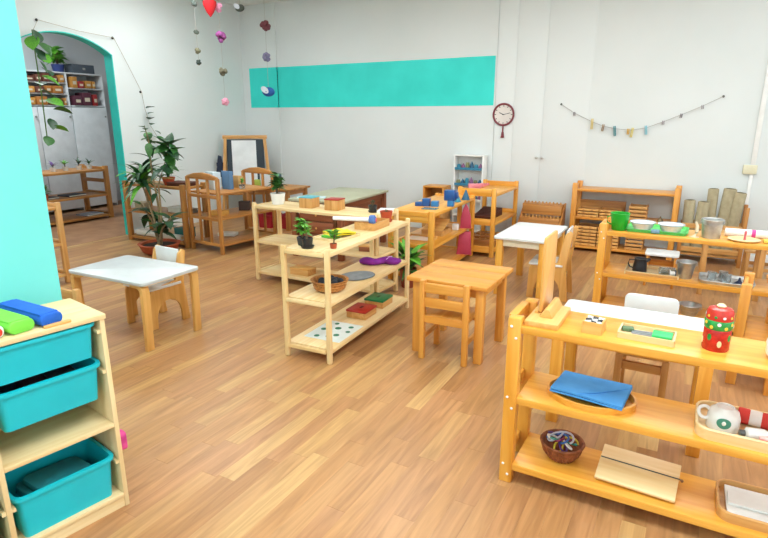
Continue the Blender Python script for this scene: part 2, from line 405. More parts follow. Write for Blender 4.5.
def table(name, label, loc, rz, L, D, H, topmat, wood, leg=.045, rcor=.03, tt=.02, apron=True, splay=False, group=None, inset=.03, plank_top=0, apron_mat=None):
    t = thing(name, label, 'table', loc, rz, group)
    if plank_top:
        w_ = D/plank_top
        for k in range(plank_top):
            part('top_board', bx(-L/2, L/2, -D/2+k*w_+.0005, -D/2+(k+1)*w_-.0005, H-tt, H), W(wood, 'x'), t, bevel=.003)
    else:
        part('tabletop', MB().prism(rrect(L, D, rcor, 5), H-tt, H), topmat, t, bevel=.003)
    for sx in (-1, 1):
        for sy in (-1, 1):
            cx = sx*(L/2-inset-leg/2); cy = sy*(D/2-inset-leg/2)
            part('leg', bx(cx-leg/2, cx+leg/2, cy-leg/2, cy+leg/2, 0, H-tt), W(wood, 'z'), t, bevel=.004)
    if apron:
        h0, h1 = H-tt-.06, H-tt; xi, yi = L/2-inset-leg, D/2-inset-leg; am = apron_mat
        for sy in (-1, 1):
            y = sy*(D/2-inset-leg/2); part('apron', bx(-xi, xi, y-.01, y+.01, h0, h1), am or W(wood, 'x'), t, bevel=.002)
        for sx in (-1, 1):
            x = sx*(L/2-inset-leg/2); part('apron', bx(x-.01, x+.01, -yi, yi, h0, h1), am or W(wood, 'y'), t, bevel=.002)
    return t
LEAF = {}
def leaf_mesh(kind, m):
    k = (kind, m.name)
    if k in LEAF: return LEAF[k]
    n, prof, bend = {'oval': (6, lambda u: .30*math.sin(PI*min(1, u**.8))+.004, .35), 'sword': (6, lambda u: .055*(1-u**2.2)+.01, .9),
                     'round': (6, lambda u: .46*math.sin(PI*u)**.7+.004, .2), 'lance': (6, lambda u: .15*math.sin(PI*u**.75)+.004, .55)}[kind]
    vs = []; fs = []
    for i in range(n+1):
        u = i/n; wv = prof(u); a = u*bend; x = (math.sin(a)/bend if bend else u); z = -(1-math.cos(a))/bend*1.4
        vs += [(x, -wv, z+wv*.25), (x, 0, z), (x, wv, z+wv*.25)]
    for i in range(n):
        for j in (0, 1):
            fs.append((i*3+j, (i+1)*3+j, (i+1)*3+j+1, i*3+j+1))
    mb = MB().add(vs, fs)
    me = bpy.data.meshes.new('leaf'); me.from_pydata(vs, [], fs)
    me.polygons.foreach_set('use_smooth', [True]*len(fs)); me.materials.append(m); LEAF[k] = me; return me
def leaf(parent, kind, m, pos, yaw, pitch, size, roll=0, wide=1):
    o = bpy.data.objects.new('leaf', leaf_mesh(kind, m)); C.objects.link(o); o.parent = parent
    o.matrix_local = Matrix.Translation(pos) @ Matrix.Rotation(yaw, 4, 'Z') @ Matrix.Rotation(-pitch, 4, 'Y') @ Matrix.Rotation(roll, 4, 'X') @ Matrix.Diagonal((size, size*wide, size, 1))
    return o
def pot(parent, r0, r1, h, m, saucer=None, z=0, soil=True, rim=True):
    s = 0
    if saucer: part('saucer', MB().lathe([(saucer*.8, z), (saucer, z+.015), (saucer*.93, z+.015), (saucer*.75, z+.006)], 20), m, parent); s = .006
    pr_ = [(r0, z+s), (r1, z+h)]+([(r1*1.08, z+h*.86), (r1*1.08, z+h)] if False else [])+[(r1*.9, z+h), (r1*.86, z+h*.86)]
    part('pot', MB().lathe(pr_, 20), m, parent)
    if soil: part('soil', MB().lathe([(r1*.7, z+h*.7), (r1*.87, z+h*.88), (r1*.3, z+h*.93)], 16), soilM, parent)
rng = random.Random(11)
def bushy(name, label, cat, loc, pr, kind, m, n, size, height, spread, potm, saucer=None, pitch=(.2, 1.2), stem_r=.004, group=None):
    t = thing(name, label, cat, loc, 0, group); pot(t, *pr, potm, saucer)
    h = pr[2]; mb = MB(); tips = []
    for k in range(max(2, n//6)):
        a = rng.random()*6.28; rr = spread*.5*rng.random(); tp = (rr*math.cos(a), rr*math.sin(a), h+height*(.5+.5*rng.random()))
        mb.tube([(rr*.2*math.cos(a), rr*.2*math.sin(a), h*.8), (tp[0]*.6, tp[1]*.6, (h+tp[2])/2), tp], stem_r, 5); tips.append(tp)
    part('stem', mb, stemM, t)
    for k in range(n):
        tp = tips[k % len(tips)]; f = .35+.65*rng.random()
        leaf(t, kind, m, (tp[0]*f, tp[1]*f, h*.8+(tp[2]-h*.8)*f), rng.random()*6.28, rng.uniform(*pitch), size*rng.uniform(.75, 1.2))
    return t

# ================================================================ tray cabinet beside the pillar
CA = math.radians(90-9.7); CL, CD, CH = .767, .275, .782
ux = Vector((math.cos(CA), math.sin(CA), 0)); uy = Vector((-math.sin(CA), math.cos(CA), 0))
cc = Vector((-1.763, 1.148, 0))-ux*CL/2+uy*CD/2
def cub(x, y, z):
    v = cc+ux*x+uy*y; return (v.x, v.y, z)
t = thing('tray_cabinet', 'pale birch tray cabinet with turquoise pull-out trays beside the aqua pillar', 'cabinet', cc, CA)
pl = W('ply', 'z'); plx = W('ply', 'x')
for x in (-CL/2, -.0085+.0, CL/2-.017): part('upright_panel', bx(x, x+.017, -CD/2, CD/2, 0, CH-.018), pl, t, bevel=.002)
part('top_panel', bx(-CL/2-.004, CL/2+.004, -CD/2-.006, CD/2+.004, CH-.018, CH), plx, t, bevel=.002)
part('back_panel', bx(-CL/2+.017, CL/2-.017, CD/2-.008, CD/2, .03, CH-.018), plx, t)
for (a, b_) in ((-CL/2+.017, -.0085), (.0085, CL/2-.017)):
    part('bottom_panel', bx(a, b_, -CD/2, CD/2-.008, .043, .060), plx, t, bevel=.002)
    part('plinth', bx(a, b_, -CD/2+.005, -CD/2+.02, 0, .043), plx, t)
    part('middle_shelf', bx(a, b_, -CD/2, CD/2-.008, .342, .359), plx, t, bevel=.002)
    for z in (.713, .56, .19):
        for x in (a, b_-.012): part('tray_runner', bx(x, x+.012, -CD/2+.004, CD/2-.02, z, z+.012), plx, t)
trayM = mat('turquoise_plastic', '#0EBFCE', .35, '#0AB5C6', 5)
def tray(label, x, z, h, yoff=0, fill=None):
    o = thing('storage_tray', label, 'storage tray', cub(x, yoff, z), CA, 'turquoise trays of the birch cabinet')
    wd, dp = .338, .235
    part('tray_body', MB().shell(rrect(wd-.012, dp, .03, 4), h, .004, .013), trayM, o, bevel=0)
    mb = MB(); ou = rrect(wd+.006, dp+.016, .034, 4); inn = rrect(wd-.02, dp-.008, .028, 4); n = len(ou)
    vs = [(p[0], p[1], h-.012) for p in ou]+[(p[0], p[1], h) for p in ou]+[(p[0], p[1], h+.001) for p in inn]
    fs = [(i, (i+1)%n, (i+1)%n+n, i+n) for i in range(n)]+[(n+i, n+(i+1)%n, n+(i+1)%n+n, i+2*n) for i in range(n)]
    part('rim', mb.add(vs, fs), trayM, o)
    return o
XR = (.0085+CL/2-.017)/2; XLc = -XR
tray('turquoise plastic tray in the top slot of the birch cabinet', XR, .628, .13, -.012)
tray('turquoise plastic tray with dark books in the second slot of the birch cabinet', XR, .464, .14, -.012)
tray('turquoise plastic tray with folded teal cloth at the bottom of the birch cabinet', XR, .0605, .165, -.012)
for z, h, w_ in ((.615, .13, 'upper'), (.457, .14, 'second'), (.0605, .165, 'bottom')):
    tray('turquoise plastic tray in the %s slot of the cabinet half away from the room' % w_, XLc, z, h, -.012)
tag(part('folded_cloth', MB().prism(rrect(.24, .17, .03, 4), 0, .035).prism(rrect(.2, .14, .03, 4), .035, .06), mat('teal_cloth', '#1E8C97', .9, '#187682', 12, bump=.4), None, .008, loc=cub(XR+.01, 0, .125), rot=(0, .08, CA+.1)),
    'folded teal cloth lying in the bottom tray', 'cloth')
for k, (cl, nm) in enumerate((('#2B2A45', 'navy'), ('#6A2E3A', 'maroon'), ('#3C3A44', 'grey'))):
    o = thing('book', '%s covered book lying in the second cabinet tray' % nm, 'book', cub(XR-.09+.08*k, .0, .4695), CA+.1-.1*k)
    part('cover', bx(-.045, .045, -.08, .08, 0, .085+.01*k), mat('cover_'+nm, cl, .6), o, bevel=.003)
    part('pages', bx(-.041, .0465, -.076, .076, .004, .081+.01*k), mat('paper', '#EDE9DC', .8), o)
def cloth_roll(label, x, colr, nm, wd=.075, hh=.042):
    o = thing('rolled_mat', label, 'rolled mat', cub(x, 0, CH), CA+.17, 'rolled mats on the birch cabinet')
    m = mat(nm, colr, .85, scale=30, bump=.3)
    part('roll', MB().prism(rrect(wd, hh, hh*.48, 6, 0, hh/2), -.122, .15, 'y'), m, o, bevel=.008)
    part('fold', MB().prism(rrect(wd*.8, .006, .0029, 3, -wd*.03, hh*.98), -.11, .13, 'y'), m, o)
    return o
cloth_roll('royal blue rolled felt mat on the birch cabinet', .205, '#1C62C8', 'blue_felt')
cloth_roll('lime green rolled felt mat on the birch cabinet', .117, '#7ADB4A', 'lime_felt', .08)
r_ = cloth_roll('white rolled mat with red end on the birch cabinet', .032, '#F2EFEA', 'white_felt', .075)
part('red_end', MB().prism(rrect(.055, .028, .0135, 5, 0, .021), -.127, -.121, 'y'), mat('red_felt', '#D63A24', .85), r_, .001)
tag(part('wooden_strip', MB().prism(rrect(.085, .02, .008, 4), 0, .008), W('beech', 'x'), None, .002, loc=cub(.235, -CD/2+.008, CH), rot=(0, 0, CA)), 'thin wooden strip on the front edge of the birch cabinet', 'wooden strip')
pk = thing('cloth_pouch', 'small pink cloth pouch hanging on the side of the birch cabinet', 'pouch', cub(CL/2+.003, -CD/2+.06, .245), CA)
part('pouch', MB().prism(rrect(.05, .075, .015, 4, 0, 0), 0, .036, 'x'), mat('pink_cloth', '#E2559A', .85, '#C23A80', 25), pk, .006)
part('loop', MB().tube([(.01, 0, .035), (.006, -.004, .06), (.002, 0, .07)], .003, 6), mat('pink_cloth', '#E2559A'), pk)

# ================================================================ front honey shelf with everyday exercises
HX0, HY0, HY1, HL = -.56, 1.985, 2.268, 1.25
HC = (HX0+HL/2, (HY0+HY1)/2)
shelf('display_shelf', 'honey varnished open shelf holding the blue cloth and patterned jar', (HC[0], HC[1], 0), 0, HL, HY1-HY0, .715, (.09, .388, .685), 'honey', (.052, .05), .03, True, True, rail_h=.028)
T1, T2, T3 = .685, .388, .09
# slotted stand and upright plate
o = thing('slotted_stand', 'light wooden slotted block stand at the end of the honey shelf', 'stand', (-.44, 2.125, T1))
part('base', bx(-.062, .062, -.12, .12, 0, .022), W('beech', 'y'), o, bevel=.003)
part('ridge', MB().prism([(-.022, .022), (.028, .022), (.012, .055), (-.004, .055)], -.06, .12, 'y'), W('beech', 'y'), o, bevel=.002)
part('ridge', bx(-.05, -.036, -.02, .12, .022, .034), W('beech', 'y'), o, bevel=.002)
tag(part('upright_board', MB().prism(rrect(.19, .30, .012, 4, 0, .15), -.005, .005, 'x'), W('beech', 'z'), None, .001, loc=(-.469, 2.20, T1+.0225), rot=(0, 0, 0)), 'thin wooden board standing upright in the slotted stand', 'board')
o = thing('pin_box', 'small square wooden box of dark pieces on the honey shelf', 'box', (-.262, 2.075, T1), -.05)
part('box_body', MB().shell(rrect(.07, .085, .004, 2), .045, .006), W('beech', 'x'), o)
for k in range(9):
    part('piece', bx(-.012, .012, -.009, .009, 0, .012), blackM if k % 2 else whiteP, o, .003, loc=(-.02+.02*(k % 3), -.026+.024*(k//3), .034), rot=(rng.random()*.5, rng.random()*.5, rng.random()*3))
o = thing('writing_tray', 'shallow wooden tray with green card and pencils on the honey shelf', 'tray', (-.085, 2.10, T1), -.03)
part('tray_body', MB().shell(rrect(.185, .11, .006, 3), .022, .006), W('ply', 'x'), o)
part('foot', bx(.07, .092, -.052, -.04, -.0, .004), W('dark', 'x'), o)
tag(part('green_card_pad', bx(-.032, .032, -.03, .03, 0, .012), mat('green_pad', '#35C26A', .5), None, .002, loc=(-.035, 2.10, T1+.011), rot=(0, 0, -.03)), 'bright green pad in the wooden writing tray', 'pad')
tag(part('eraser', bx(-.02, .02, -.014, .014, 0, .014), mat('eraser_green', '#5F7A58', .7), None, .004, loc=(-.15, 2.12, T1+.007), rot=(0, 0, .2)), 'small dull green eraser in the writing tray', 'eraser')
for k in range(3):
    p = thing('pencil', 'grey pencil lying in the wooden writing tray', 'pencil', (-.10, 2.085+.016*k, T1+.012), -.06+.07*k, 'pencils in the writing tray')
    part('shaft', MB().lathe([(.004, -.035), (.004, .035)], 6, TR(0, 0, 0, 0, PI/2)), mat('pencil_grey', '#8A8D90', .5), p)
    part('tip', MB().lathe([(.004, 0), (.0006, .012)], 6, TR(.035, 0, 0, 0, PI/2)), W('ply', 'x'), p)
# patterned jar: red body, green waist, red lid, painted spots
jx, jy = .128, 2.105
o = thing('patterned_jar', 'red and green jar with painted yellow spots on the honey shelf', 'jar', (jx, jy, T1))
paint_r = mat('jar_red', '#CC2A1E', .2, '#A81C16', 60); paint_g = mat('jar_green', '#2E9E48', .2, '#1C7A34', 60)
part('body', MB().lathe([(.039, 0), (.042, .005), (.042, .072), (.0405, .076)], 26), paint_r, o)
part('shoulder', MB().lathe([(.0405, .076), (.0435, .08), (.0435, .104), (.041, .108)], 26), paint_g, o)
part('lid', MB().lathe([(.041, .108), (.041, .134), (.036, .144), (.020, .149)], 26), mat('jar_lid', '#CC2A1E', .25, '#B4301C', 70), o)
part('lid_knob', MB().lathe([(.012, .149), (.015, .154), (.008, .160)], 14), mat('jar_cream', '#E8DCA8', .4), o)
yel = mat('jar_yellow', '#F0C43A', .3)
for k in range(12):
    a = 2*PI*k/12; part('painted_spot', MB().lathe([(.006, 0), (.005, .0012)], 10, TR(.0432*math.cos(a), .0432*math.sin(a), .092+(.006 if k % 2 else -.006), 0, PI/2, a)), yel if k % 3 else whiteP, o)
for k in range(8):
    a = 2*PI*k/8+.2; part('painted_leaf', MB().prism(oval(.012, .007, 10), 0, .001, 'z', Matrix.Rotation(a, 4, 'Z') @ TR(.0415, 0, .05 if k % 2 else .03, 0, PI/2, 0)), paint_g if k % 2 else mat('jar_cream', '#E8DCA8', .4), o)
for k in range(10):
    a = 2*PI*k/10; part('painted_dot', MB().lathe([(.005, 0), (.004, .0012)], 8, TR(.041*math.cos(a), .041*math.sin(a), .121, 0, PI/2, a)), (yel, paint_g, whiteP)[k % 3], o)
o = thing('white_jug', 'white porcelain jug near the far end of the honey shelf', 'jug', (.312, 2.10, T1))
part('body', MB().lathe([(.03, 0), (.042, .02), (.044, .06), (.034, .1), (.036, .12), (.032, .12), (.03, .1)], 22), mat('porcelain', '#F4F3EF', .18), o)
part('handle', MB().tube([(.036, 0, .1), (.065, 0, .095), (.07, 0, .06), (.042, 0, .035)], .006, 8), mat('porcelain', '#F4F3EF', .18), o)
# oval tray with blue cloth
o = thing('oval_tray', 'oval wooden tray under the blue cloth on the honey shelf', 'tray', (-.255, 2.125, T2), .0)
part('tray_base', MB().prism(oval(.165, .122), 0, .006), W('honey', 'x'), o)
mb = MB(); ou = oval(.168, .126); inn = oval(.158, .116); n = len(ou)
vs = [(p[0]*.97, p[1]*.97, 0) for p in ou]+[(*p, .026) for p in ou]+[(*p, .026) for p in inn]+[(p[0]*.97, p[1]*.97, .005) for p in inn]
part('tray_rim', mb.add(vs, [(j*n+i, j*n+(i+1)%n, (j+1)*n+(i+1)%n, (j+1)*n+i) for j in range(3) for i in range(n)]), W('honey', 'x'), o)
blueC = mat('blue_cloth', '#4C9ADB', .9, '#4490D2', 18, bump=.25)
o = thing('folded_cloth', 'bright blue folded cloth lying across the oval tray', 'cloth', (-.255, 2.13, T2+.027), -.08)
def sheet(w_, d_, z, amp, nx=14, ny=10, skew=0, th=.006):
    vs = []; fs = []
    for j in range(ny+1):
        for i in range(nx+1):
            x = -w_/2+w_*i/nx+skew*(j/ny-.5); y = -d_/2+d_*j/ny
            vs.append((x, y, z+amp*math.sin(3.1*i/nx+1)*math.cos(2.3*j/ny)))
    k = len(vs); vs += [(a, b_, c-th) for a, b_, c in vs]; W_ = nx+1
    for j in range(ny):
        for i in range(nx):
            q = (j*W_+i, j*W_+i+1, (j+1)*W_+i+1, (j+1)*W_+i); fs.append(q); fs.append(tuple(k+a for a in q[::-1]))
    for i in range(nx): fs.append((i, i+k, i+1+k, i+1)); a = ny*W_+i; fs.append((a+1, a+1+k, a+k, a))
    for j in range(ny): a = j*W_; fs.append((a+W_, a+W_+k, a+k, a)); a += nx; fs.append((a, a+k, a+W_+k, a+W_))
    return MB().add(vs, fs)
part('lower_layer', sheet(.265, .20, .010, .003), blueC, o); part('upper_layer', sheet(.262, .195, .019, .004), blueC, o)
part('fold_line', MB().tube([(-.03, -.095, .0235), (.03, -.05, .0225), (.125, .06, .019)], .0022, 6), blueC, o)
# right oblong tray with cup, bottle and cloths
def oblong_tray(label, loc, w_, d_, h, wood, rz=0, r=.045):
    o = thing('bentwood_tray', label, 'tray', loc, rz)
    part('tray_wall', MB().shell(rrect(w_, d_, r, 7), h, .007), W(wood, 'x'), o)
    part('rim', MB().tube([(*p, h) for p in rrect(w_-.007, d_-.007, r, 7)+[rrect(w_-.007, d_-.007, r, 7)[0]]], .005, 6), W(wood, 'x'), o)
    return o
oblong_tray('rounded bentwood tray with white cup and red cloth on the honey shelf', (.295, 2.125, T2), .38, .23, .036, 'pine', .0)
o = thing('tea_cup', 'white cup with round green emblem upside down in the bentwood tray', 'cup', (.19, 2.118, T2+.0075), .1)
por = mat('porcelain', '#F4F3EF', .18)
part('bowl', MB().lathe([(.043, 0), (.043, .006), (.0425, .036), (.037, .054), (.027, .061), (.024, .066), (.021, .066), (.02, .062)], 28), por, o)
part('handle', MB().tube([(-.050+.016*math.cos(q), .010*math.sin(q), .038+.014*math.sin(q)) for q in [2*PI*k/20 for k in range(21)]], .005, 8), por, o)
a = -PI/2-.12; em = [(.0428*math.cos(a+.44*math.cos(q)), .0428*math.sin(a+.44*math.cos(q)), .030+.0165*math.sin(q)) for q in [2*PI*k/18 for k in range(18)]]
part('emblem', MB().add([(p[0]*1.012, p[1]*1.012, p[2]) for p in em]+[(.0445*math.cos(a), .0445*math.sin(a), .030)], [(i, (i+1) % 18, 18) for i in range(18)]), mat('emblem_green', '#4C957E', .4), o, label='round green emblem')
part('emblem_mark', MB().ball((.044*math.cos(a), .044*math.sin(a), .031), .0055, 8, 6, 1, .3, 1.3), por, o)
o.scale = (1.2, 1.2, 1.2)
o = thing('white_bottle', 'small white bottle lying in the bentwood tray', 'bottle', (.252, 2.065, T2+.028), .25)
part('body', MB().lathe([(.012, 0), (.021, .006), (.021, .058), (.012, .072)], 18, TR(0, 0, 0, 0, PI/2)), whiteP, o)
part('cap', MB().lathe([(.011, 0), (.011, .016)], 14, TR(-.016, 0, 0, 0, PI/2)), mat('steel_cap', '#6C7072', .3, metal=.6), o)
o = thing('striped_cloth_roll', 'red and white striped cloth rolled in the bentwood tray', 'cloth roll', (.305, 2.175, T2+.036), -.12)
for k, cl in enumerate(('r', 'w', 'r', 'w')):
    part('stripe', MB().lathe([(.026, -.07+.036*k), (.028, -.066+.036*k), (.028, -.038+.036*k), (.026, -.034+.036*k)], 16, TR(0, 0, 0, 0, PI/2)), mat('red_cotton', '#D9433A', .9, bump=.3) if cl == 'r' else mat('white_cotton', '#F0ECE6', .9), o)
o = thing('pink_cloth', 'pink striped folded cloth in the bentwood tray', 'cloth', (.345, 2.075, T2+.012), .1)
part('fold', sheet(.11, .07, .022, .003, 8, 6, 0, .02), mat('pink_stripe', '#E8A59C', .9, '#F2D8D2', 45), o); part('hem', bx(-.055, .055, -.037, -.034, .004, .02), mat('red_cotton', '#D9433A', .9), o)
# lower level: ribbon basket, bead board, tray with white cloth
o = thing('woven_basket', 'brown woven bowl basket on the lowest honey shelf', 'basket', (-.345, 2.135, T3))
wick = mat('wicker', '#A0603A', .7, '#703C20', 40, bump=.6)
part('basket_wall', MB().lathe([(.045, 0), (.07, .03), (.085, .075), (.079, .075), (.064, .032), (.04, .01)], 24), wick, o)
for k in range(3): part('woven_rim', MB().tube([((.06+.0125*k)*math.cos(q), (.06+.0125*k)*math.sin(q), .02+.027*k) for q in [2*PI*i/24 for i in range(25)]], .005, 5), wick, o)
for k in range(24): 
    q = 2*PI*k/24; part('stake', MB().tube([(.05*math.cos(q), .05*math.sin(q), .004), (.073*math.cos(q), .073*math.sin(q), .034), (.086*math.cos(q), .086*math.sin(q), .074)], .0035, 5), wick, o)
for k, (cl, nm) in enumerate((('#D8C23C', 'yellow'), ('#5A3A7C', 'purple'), ('#E8E4DC', 'white'), ('#3E9C8C', 'sea green'), ('#8C2F52', 'wine red'), ('#3A6AB0', 'blue'), ('#B8B8C4', 'silver'))):
    q = k*.9; pts = []
    for i in range(16):
        u = i/15; rr = .062*math.cos(u*5+k); pts.append((rr*math.cos(q+u*2.2), rr*math.sin(q+u*2.2)*1.0, .074+.018*math.sin(u*7+k)+.005*k))
    o = part('ribbon', MB().tube(pts, .0042, 6), mat('ribbon_'+nm.replace(' ', '_'), cl, .5), None, loc=(-.345, 2.135, T3))
    tag(o, '%s ribbon curled in the brown woven basket' % nm, 'ribbon')
o = thing('bead_board', 'pale wooden counting board with a dark wire on the lowest honey shelf', 'board', (-.055, 2.115, T3), -.06)
part('board_face', MB().box(-.14, .14, -.085, .085, 0, .012, TR(0, 0, .036, .34)), W('pine', 'x'), o, .002)
part('support', bx(-.135, -.12, -.07, .075, 0, .02), W('pine', 'y'), o, .002); part('support', bx(.12, .135, -.07, .075, 0, .02), W('pine', 'y'), o, .002)
part('wire', MB().tube([(-.138, .012, .0535), (.14, .012, .0535), (.152, .012, .05)], .0025, 6), mat('dark_wire', '#4A4438', .4), o)
part('bead', MB().ball((.150, .012, .05), .006), W('dark', 'x'), o)
oblong_tray('rounded bentwood tray holding a white cloth on the lowest honey shelf', (.40, 2.13, T3), .38, .22, .034, 'sand', .02)
o = thing('white_cloth', 'white cloth folded lengthwise in the lowest bentwood tray', 'cloth', (.40, 2.13, T3+.0075), .02)
part('layer', sheet(.32, .18, .018, .002, 10, 8, 0, .014), mat('linen', '#E6E8E4', .9), o); part('layer', sheet(.31, .085, .028, .002, 10, 6, 0, .008), mat('linen', '#E6E8E4', .9), o)

# ================================================================ white table and chair behind the honey shelf
table('white_top_table', 'long white topped table right behind the honey shelf', (-.17, 2.775, 0), 0, .70, .47, .50, whiteM, 'honey', .055, .03, .022, True, inset=.015)
slat_chair('chair with white rounded backrest at the table behind the honey shelf', (-.125, 3.05, 0), PI, 'sand', .515, .25, .30, .30, white_back=True)

# ================================================================ amber table and chair in the middle of the floor
table('wooden_table', 'square amber wood plank table in the middle of the floor', (-1.23, 3.235, 0), .0, .52, .52, .50, None, 'amber', .05, .0, .026, True, plank_top=3, inset=.03)
slat_chair('amber slat back child chair pushed under the plank table', (-1.225, 3.065, 0), .03, 'amber', .505, .31, .28, .285)
# right hand amber table and chair, cut by the frame
table('wooden_table', 'amber wood table beside the steel bowl shelf', (.74, 3.60, 0), .0, .62, .50, .56, None, 'amber', .05, 0, .028, True, plank_top=3, inset=.03)
slat_chair('amber slat back chair at the table near the steel bowl shelf', (.44, 3.60, 0), -PI/2-.1, 'amber', .58, .32, .28, .29, a=.05)

# ================================================================ white table and panel chair in the centre
table('white_top_table', 'white topped child table in front of the brown sound rack', (-1.18, 4.77, 0), .0, .45, .76, .50, whiteM, 'honey', .055, .03, .02, True, inset=.02, apron_mat=mat('cream_apron', '#EDE6CC', .5))
panel_chair('plywood panel chair with white seat at the table near the sound rack', (-.965, 4.625, 0), PI/2+.05-PI, back_h=.55)
# ================================================================ left table and chair
t = thing('white_top_table', 'low white topped table with bent plywood legs near the aqua pillar', 'table', (-3.26, 2.385, 0), .03)
TL, TD, TH_ = .73, .48, .46
part('tabletop', MB().prism(rrect(TL, TD, .035, 6), TH_-.02, TH_), mat('pale_grey_laminate', '#CBD1D3', .35), t, .002)
part('edge_band', MB().prism(rrect(TL-.004, TD-.004, .034, 6), TH_-.024, TH_-.0195), W('ply', 'x'), t)
for sx in (-1, 1):
    for sy in (-1, 1):
        mb = MB(); cx, cy = sx*(TL/2-.03), sy*(TD/2-.035)
        pts = [(cx, 0), (cx+sx*.012, TH_-.06), (cx+sx*.004, TH_-.036), (cx-sx*.02, TH_-.024), (cx-sx*.10, TH_-.0245), (cx-sx*.10, TH_-.04), (cx-sx*.032, TH_-.042), (cx-sx*.016, TH_-.06), (cx-sx*.024, 0)]
        if sx < 0: pts = pts[::-1]
        part('bent_leg', mb.prism(pts, cy-.028, cy+.028, 'y'), W('beech', 'z'), t, .002)
panel_chair('plywood panel chair with white seat at the bent leg table', (-3.335, 2.60, 0), -.06, back_h=.50, wd=.29)
# wooden things half hidden behind the pillar
shelf('pine_stand', 'pale pine shelf end showing past the edge of the aqua pillar', (-5.02, 2.45, 0), PI/2+.0, .9, .36, .73, (.09, .37, .69), 'sand', (.05, .045), .024, True, round_top=.006)
slat_chair('small pine slat back chair between pillar and bent leg table', (-3.135, 1.70, 0), PI, 'sand', .50, .27, .27, .28)

# ================================================================ pine shelf with sensorial work
PA = math.radians(90)+.05
PC = (-1.985, 3.145)
def pn(x, y, z):   # local x along the shelf (away from the camera), local y to the left
    return (PC[0]+math.cos(PA)*x-math.sin(PA)*y, PC[1]+math.sin(PA)*x+math.cos(PA)*y, z)
shelf('display_shelf', 'pale pine three tier shelf with purple velvet bag and colour boxes', (PC[0], PC[1], 0), PA, 1.18, .34, .715, (.09, .388, .69), 'pine', (.03, .034), .024, True, round_top=.004, rail_h=.0)
P1, P2, P3 = .69, .388, .09
bushy('potted_succulent', 'dark potted cactus with pale leaves at the pine shelf end', 'potted plant', pn(-.50, .03, P1), (.028, .035, .06), 'lance', leafL, 12, .05, .07, .04, blackM, .042, (.6, 1.4))
bushy('potted_herb', 'bright green leafy plant in a small pot at the pine shelf corner', 'potted plant', pn(-.44, .105, P1), (.028, .036, .05), 'oval', leafL, 30, .06, .11, .08, darkgreyM, None, (.0, 1.0))
bushy('potted_sprout', 'small green sprig plant on the front corner of the pine shelf', 'potted plant', pn(-.44, -.115, P1), (.018, .022, .03), 'oval', leafL, 14, .065, .09, .05, terra, None, (.1, 1.0))
o = thing('colour_tablet_tray', 'flat wooden tray with yellow cloth on the pine shelf', 'tray', pn(-.16, .03, P1), PA-.1)
part('tray_base', MB().shell(rrect(.26, .2, .01, 3), .016, .007), W('ply', 'x'), o)
o = thing('yellow_cloth', 'yellow paper flower cloth lying in the flat wooden tray', 'cloth', pn(-.14, .02, P1+.009), PA-.4)
part('petal', sheet(.20, .13, .018, .006, 8, 6, .03), mat('yellow_paper', '#F4DC22', .7), o); part('petal', sheet(.13, .15, .030, .006, 8, 6, -.03), mat('yellow_paper', '#F4DC22', .7), o)
tag(part('green_leaf_card', MB().prism(oval(.035, .02, 14), 0, .012), mat('card_green', '#58B830', .6), None, loc=pn(-.25, .05, P1+.016), rot=(0, 0, .3)), 'small green card beside the yellow cloth', 'card')
o = thing('letter_box', 'long low beech box on the pine shelf under the paper roll', 'box', pn(.25, -.02, P1), PA)
part('box_body', MB().shell(rrect(.24, .16, .004, 2), .05, .007), W('sand', 'x'), o); part('divider', bx(-.004, .004, -.07, .07, .008, .046), W('sand', 'y'), o)
o = thing('paper_roll', 'white paper roll with blue and red end resting on the beech box', 'paper roll', pn(.15, .03, P1+.07), PA-1.35)
part('roll', MB().lathe([(.014, -.19), (.016, .09)], 16, TR(0, 0, 0, 0, PI/2)), mat('roll_paper', '#EDEDF2', .7), o)
part('roll_end', MB().lathe([(.03, 0), (.034, .012), (.034, .035), (.018, .045)], 16, TR(.075, 0, 0, 0, PI/2)), mat('roll_blue', '#5D83C4', .6, '#4468B0', 30), o)
part('red_disc', MB().lathe([(.015, 0), (.011, .004)], 14, TR(.121, 0, 0, 0, PI/2)), mat('roll_red', '#DA5A62', .6), o)
bushy('potted_cactus', 'terracotta pot with saucer at the far end of the pine shelf', 'potted plant', pn(.50, -.01, P1), (.036, .048, .08), 'lance', leafD, 3, .02, .01, .02, mat('red_terracotta', '#C04E2A', .55, '#A63E20', 7), .05)
# middle board
o = thing('round_basket', 'round tan basket of dark balls on the pine shelf', 'basket', pn(-.34, -.02, P2))
wk2 = mat('tan_wicker', '#C98A44', .65, '#9E6428', 45, bump=.5)
part('basket_wall', MB().lathe([(.07, 0), (.098, .025), (.11, .065), (.122, .072), (.104, .072), (.092, .027), (.065, .01)], 26), wk2, o)
for k in range(3): part('woven_band', MB().tube([((.096+.007*k)*math.cos(q), (.096+.007*k)*math.sin(q), .019+.019*k) for q in [2*PI*i/26 for i in range(27)]], .0045, 5), wk2, o)
for k in range(11):
    a = k*2.4; rr = .021*math.sqrt(k)
    tag(part('felt_ball', MB().ball((0, 0, 0), .024, 12, 8), mat('charcoal_felt', '#2E333C', .8, '#22262E', 30), None, loc=pn(-.34+rr*math.cos(a), -.02+rr*math.sin(a), P2+.056+.008*(k < 4))), 'small charcoal ball in the round tan basket', 'ball', 'charcoal balls in the tan basket')
o = thing('oval_mat', 'flat grey oval mat lying on the middle pine board', 'mat', pn(.0, -.03, P2), PA-.5)
part('cushion', MB().lathe([(.10, 0), (.115, .005), (.112, .014), (.06, .018)], 28, Matrix.Diagonal((1.15, .82, 1, 1))), mat('grey_fabric', '#8C9498', .9, '#7C8488', 20), o)
part('seam', MB().tube([(.1335*math.cos(q), .095*math.sin(q), .007) for q in [2*PI*i/30 for i in range(31)]], .002, 5), mat('grey_seam', '#6F777C', .9), o)
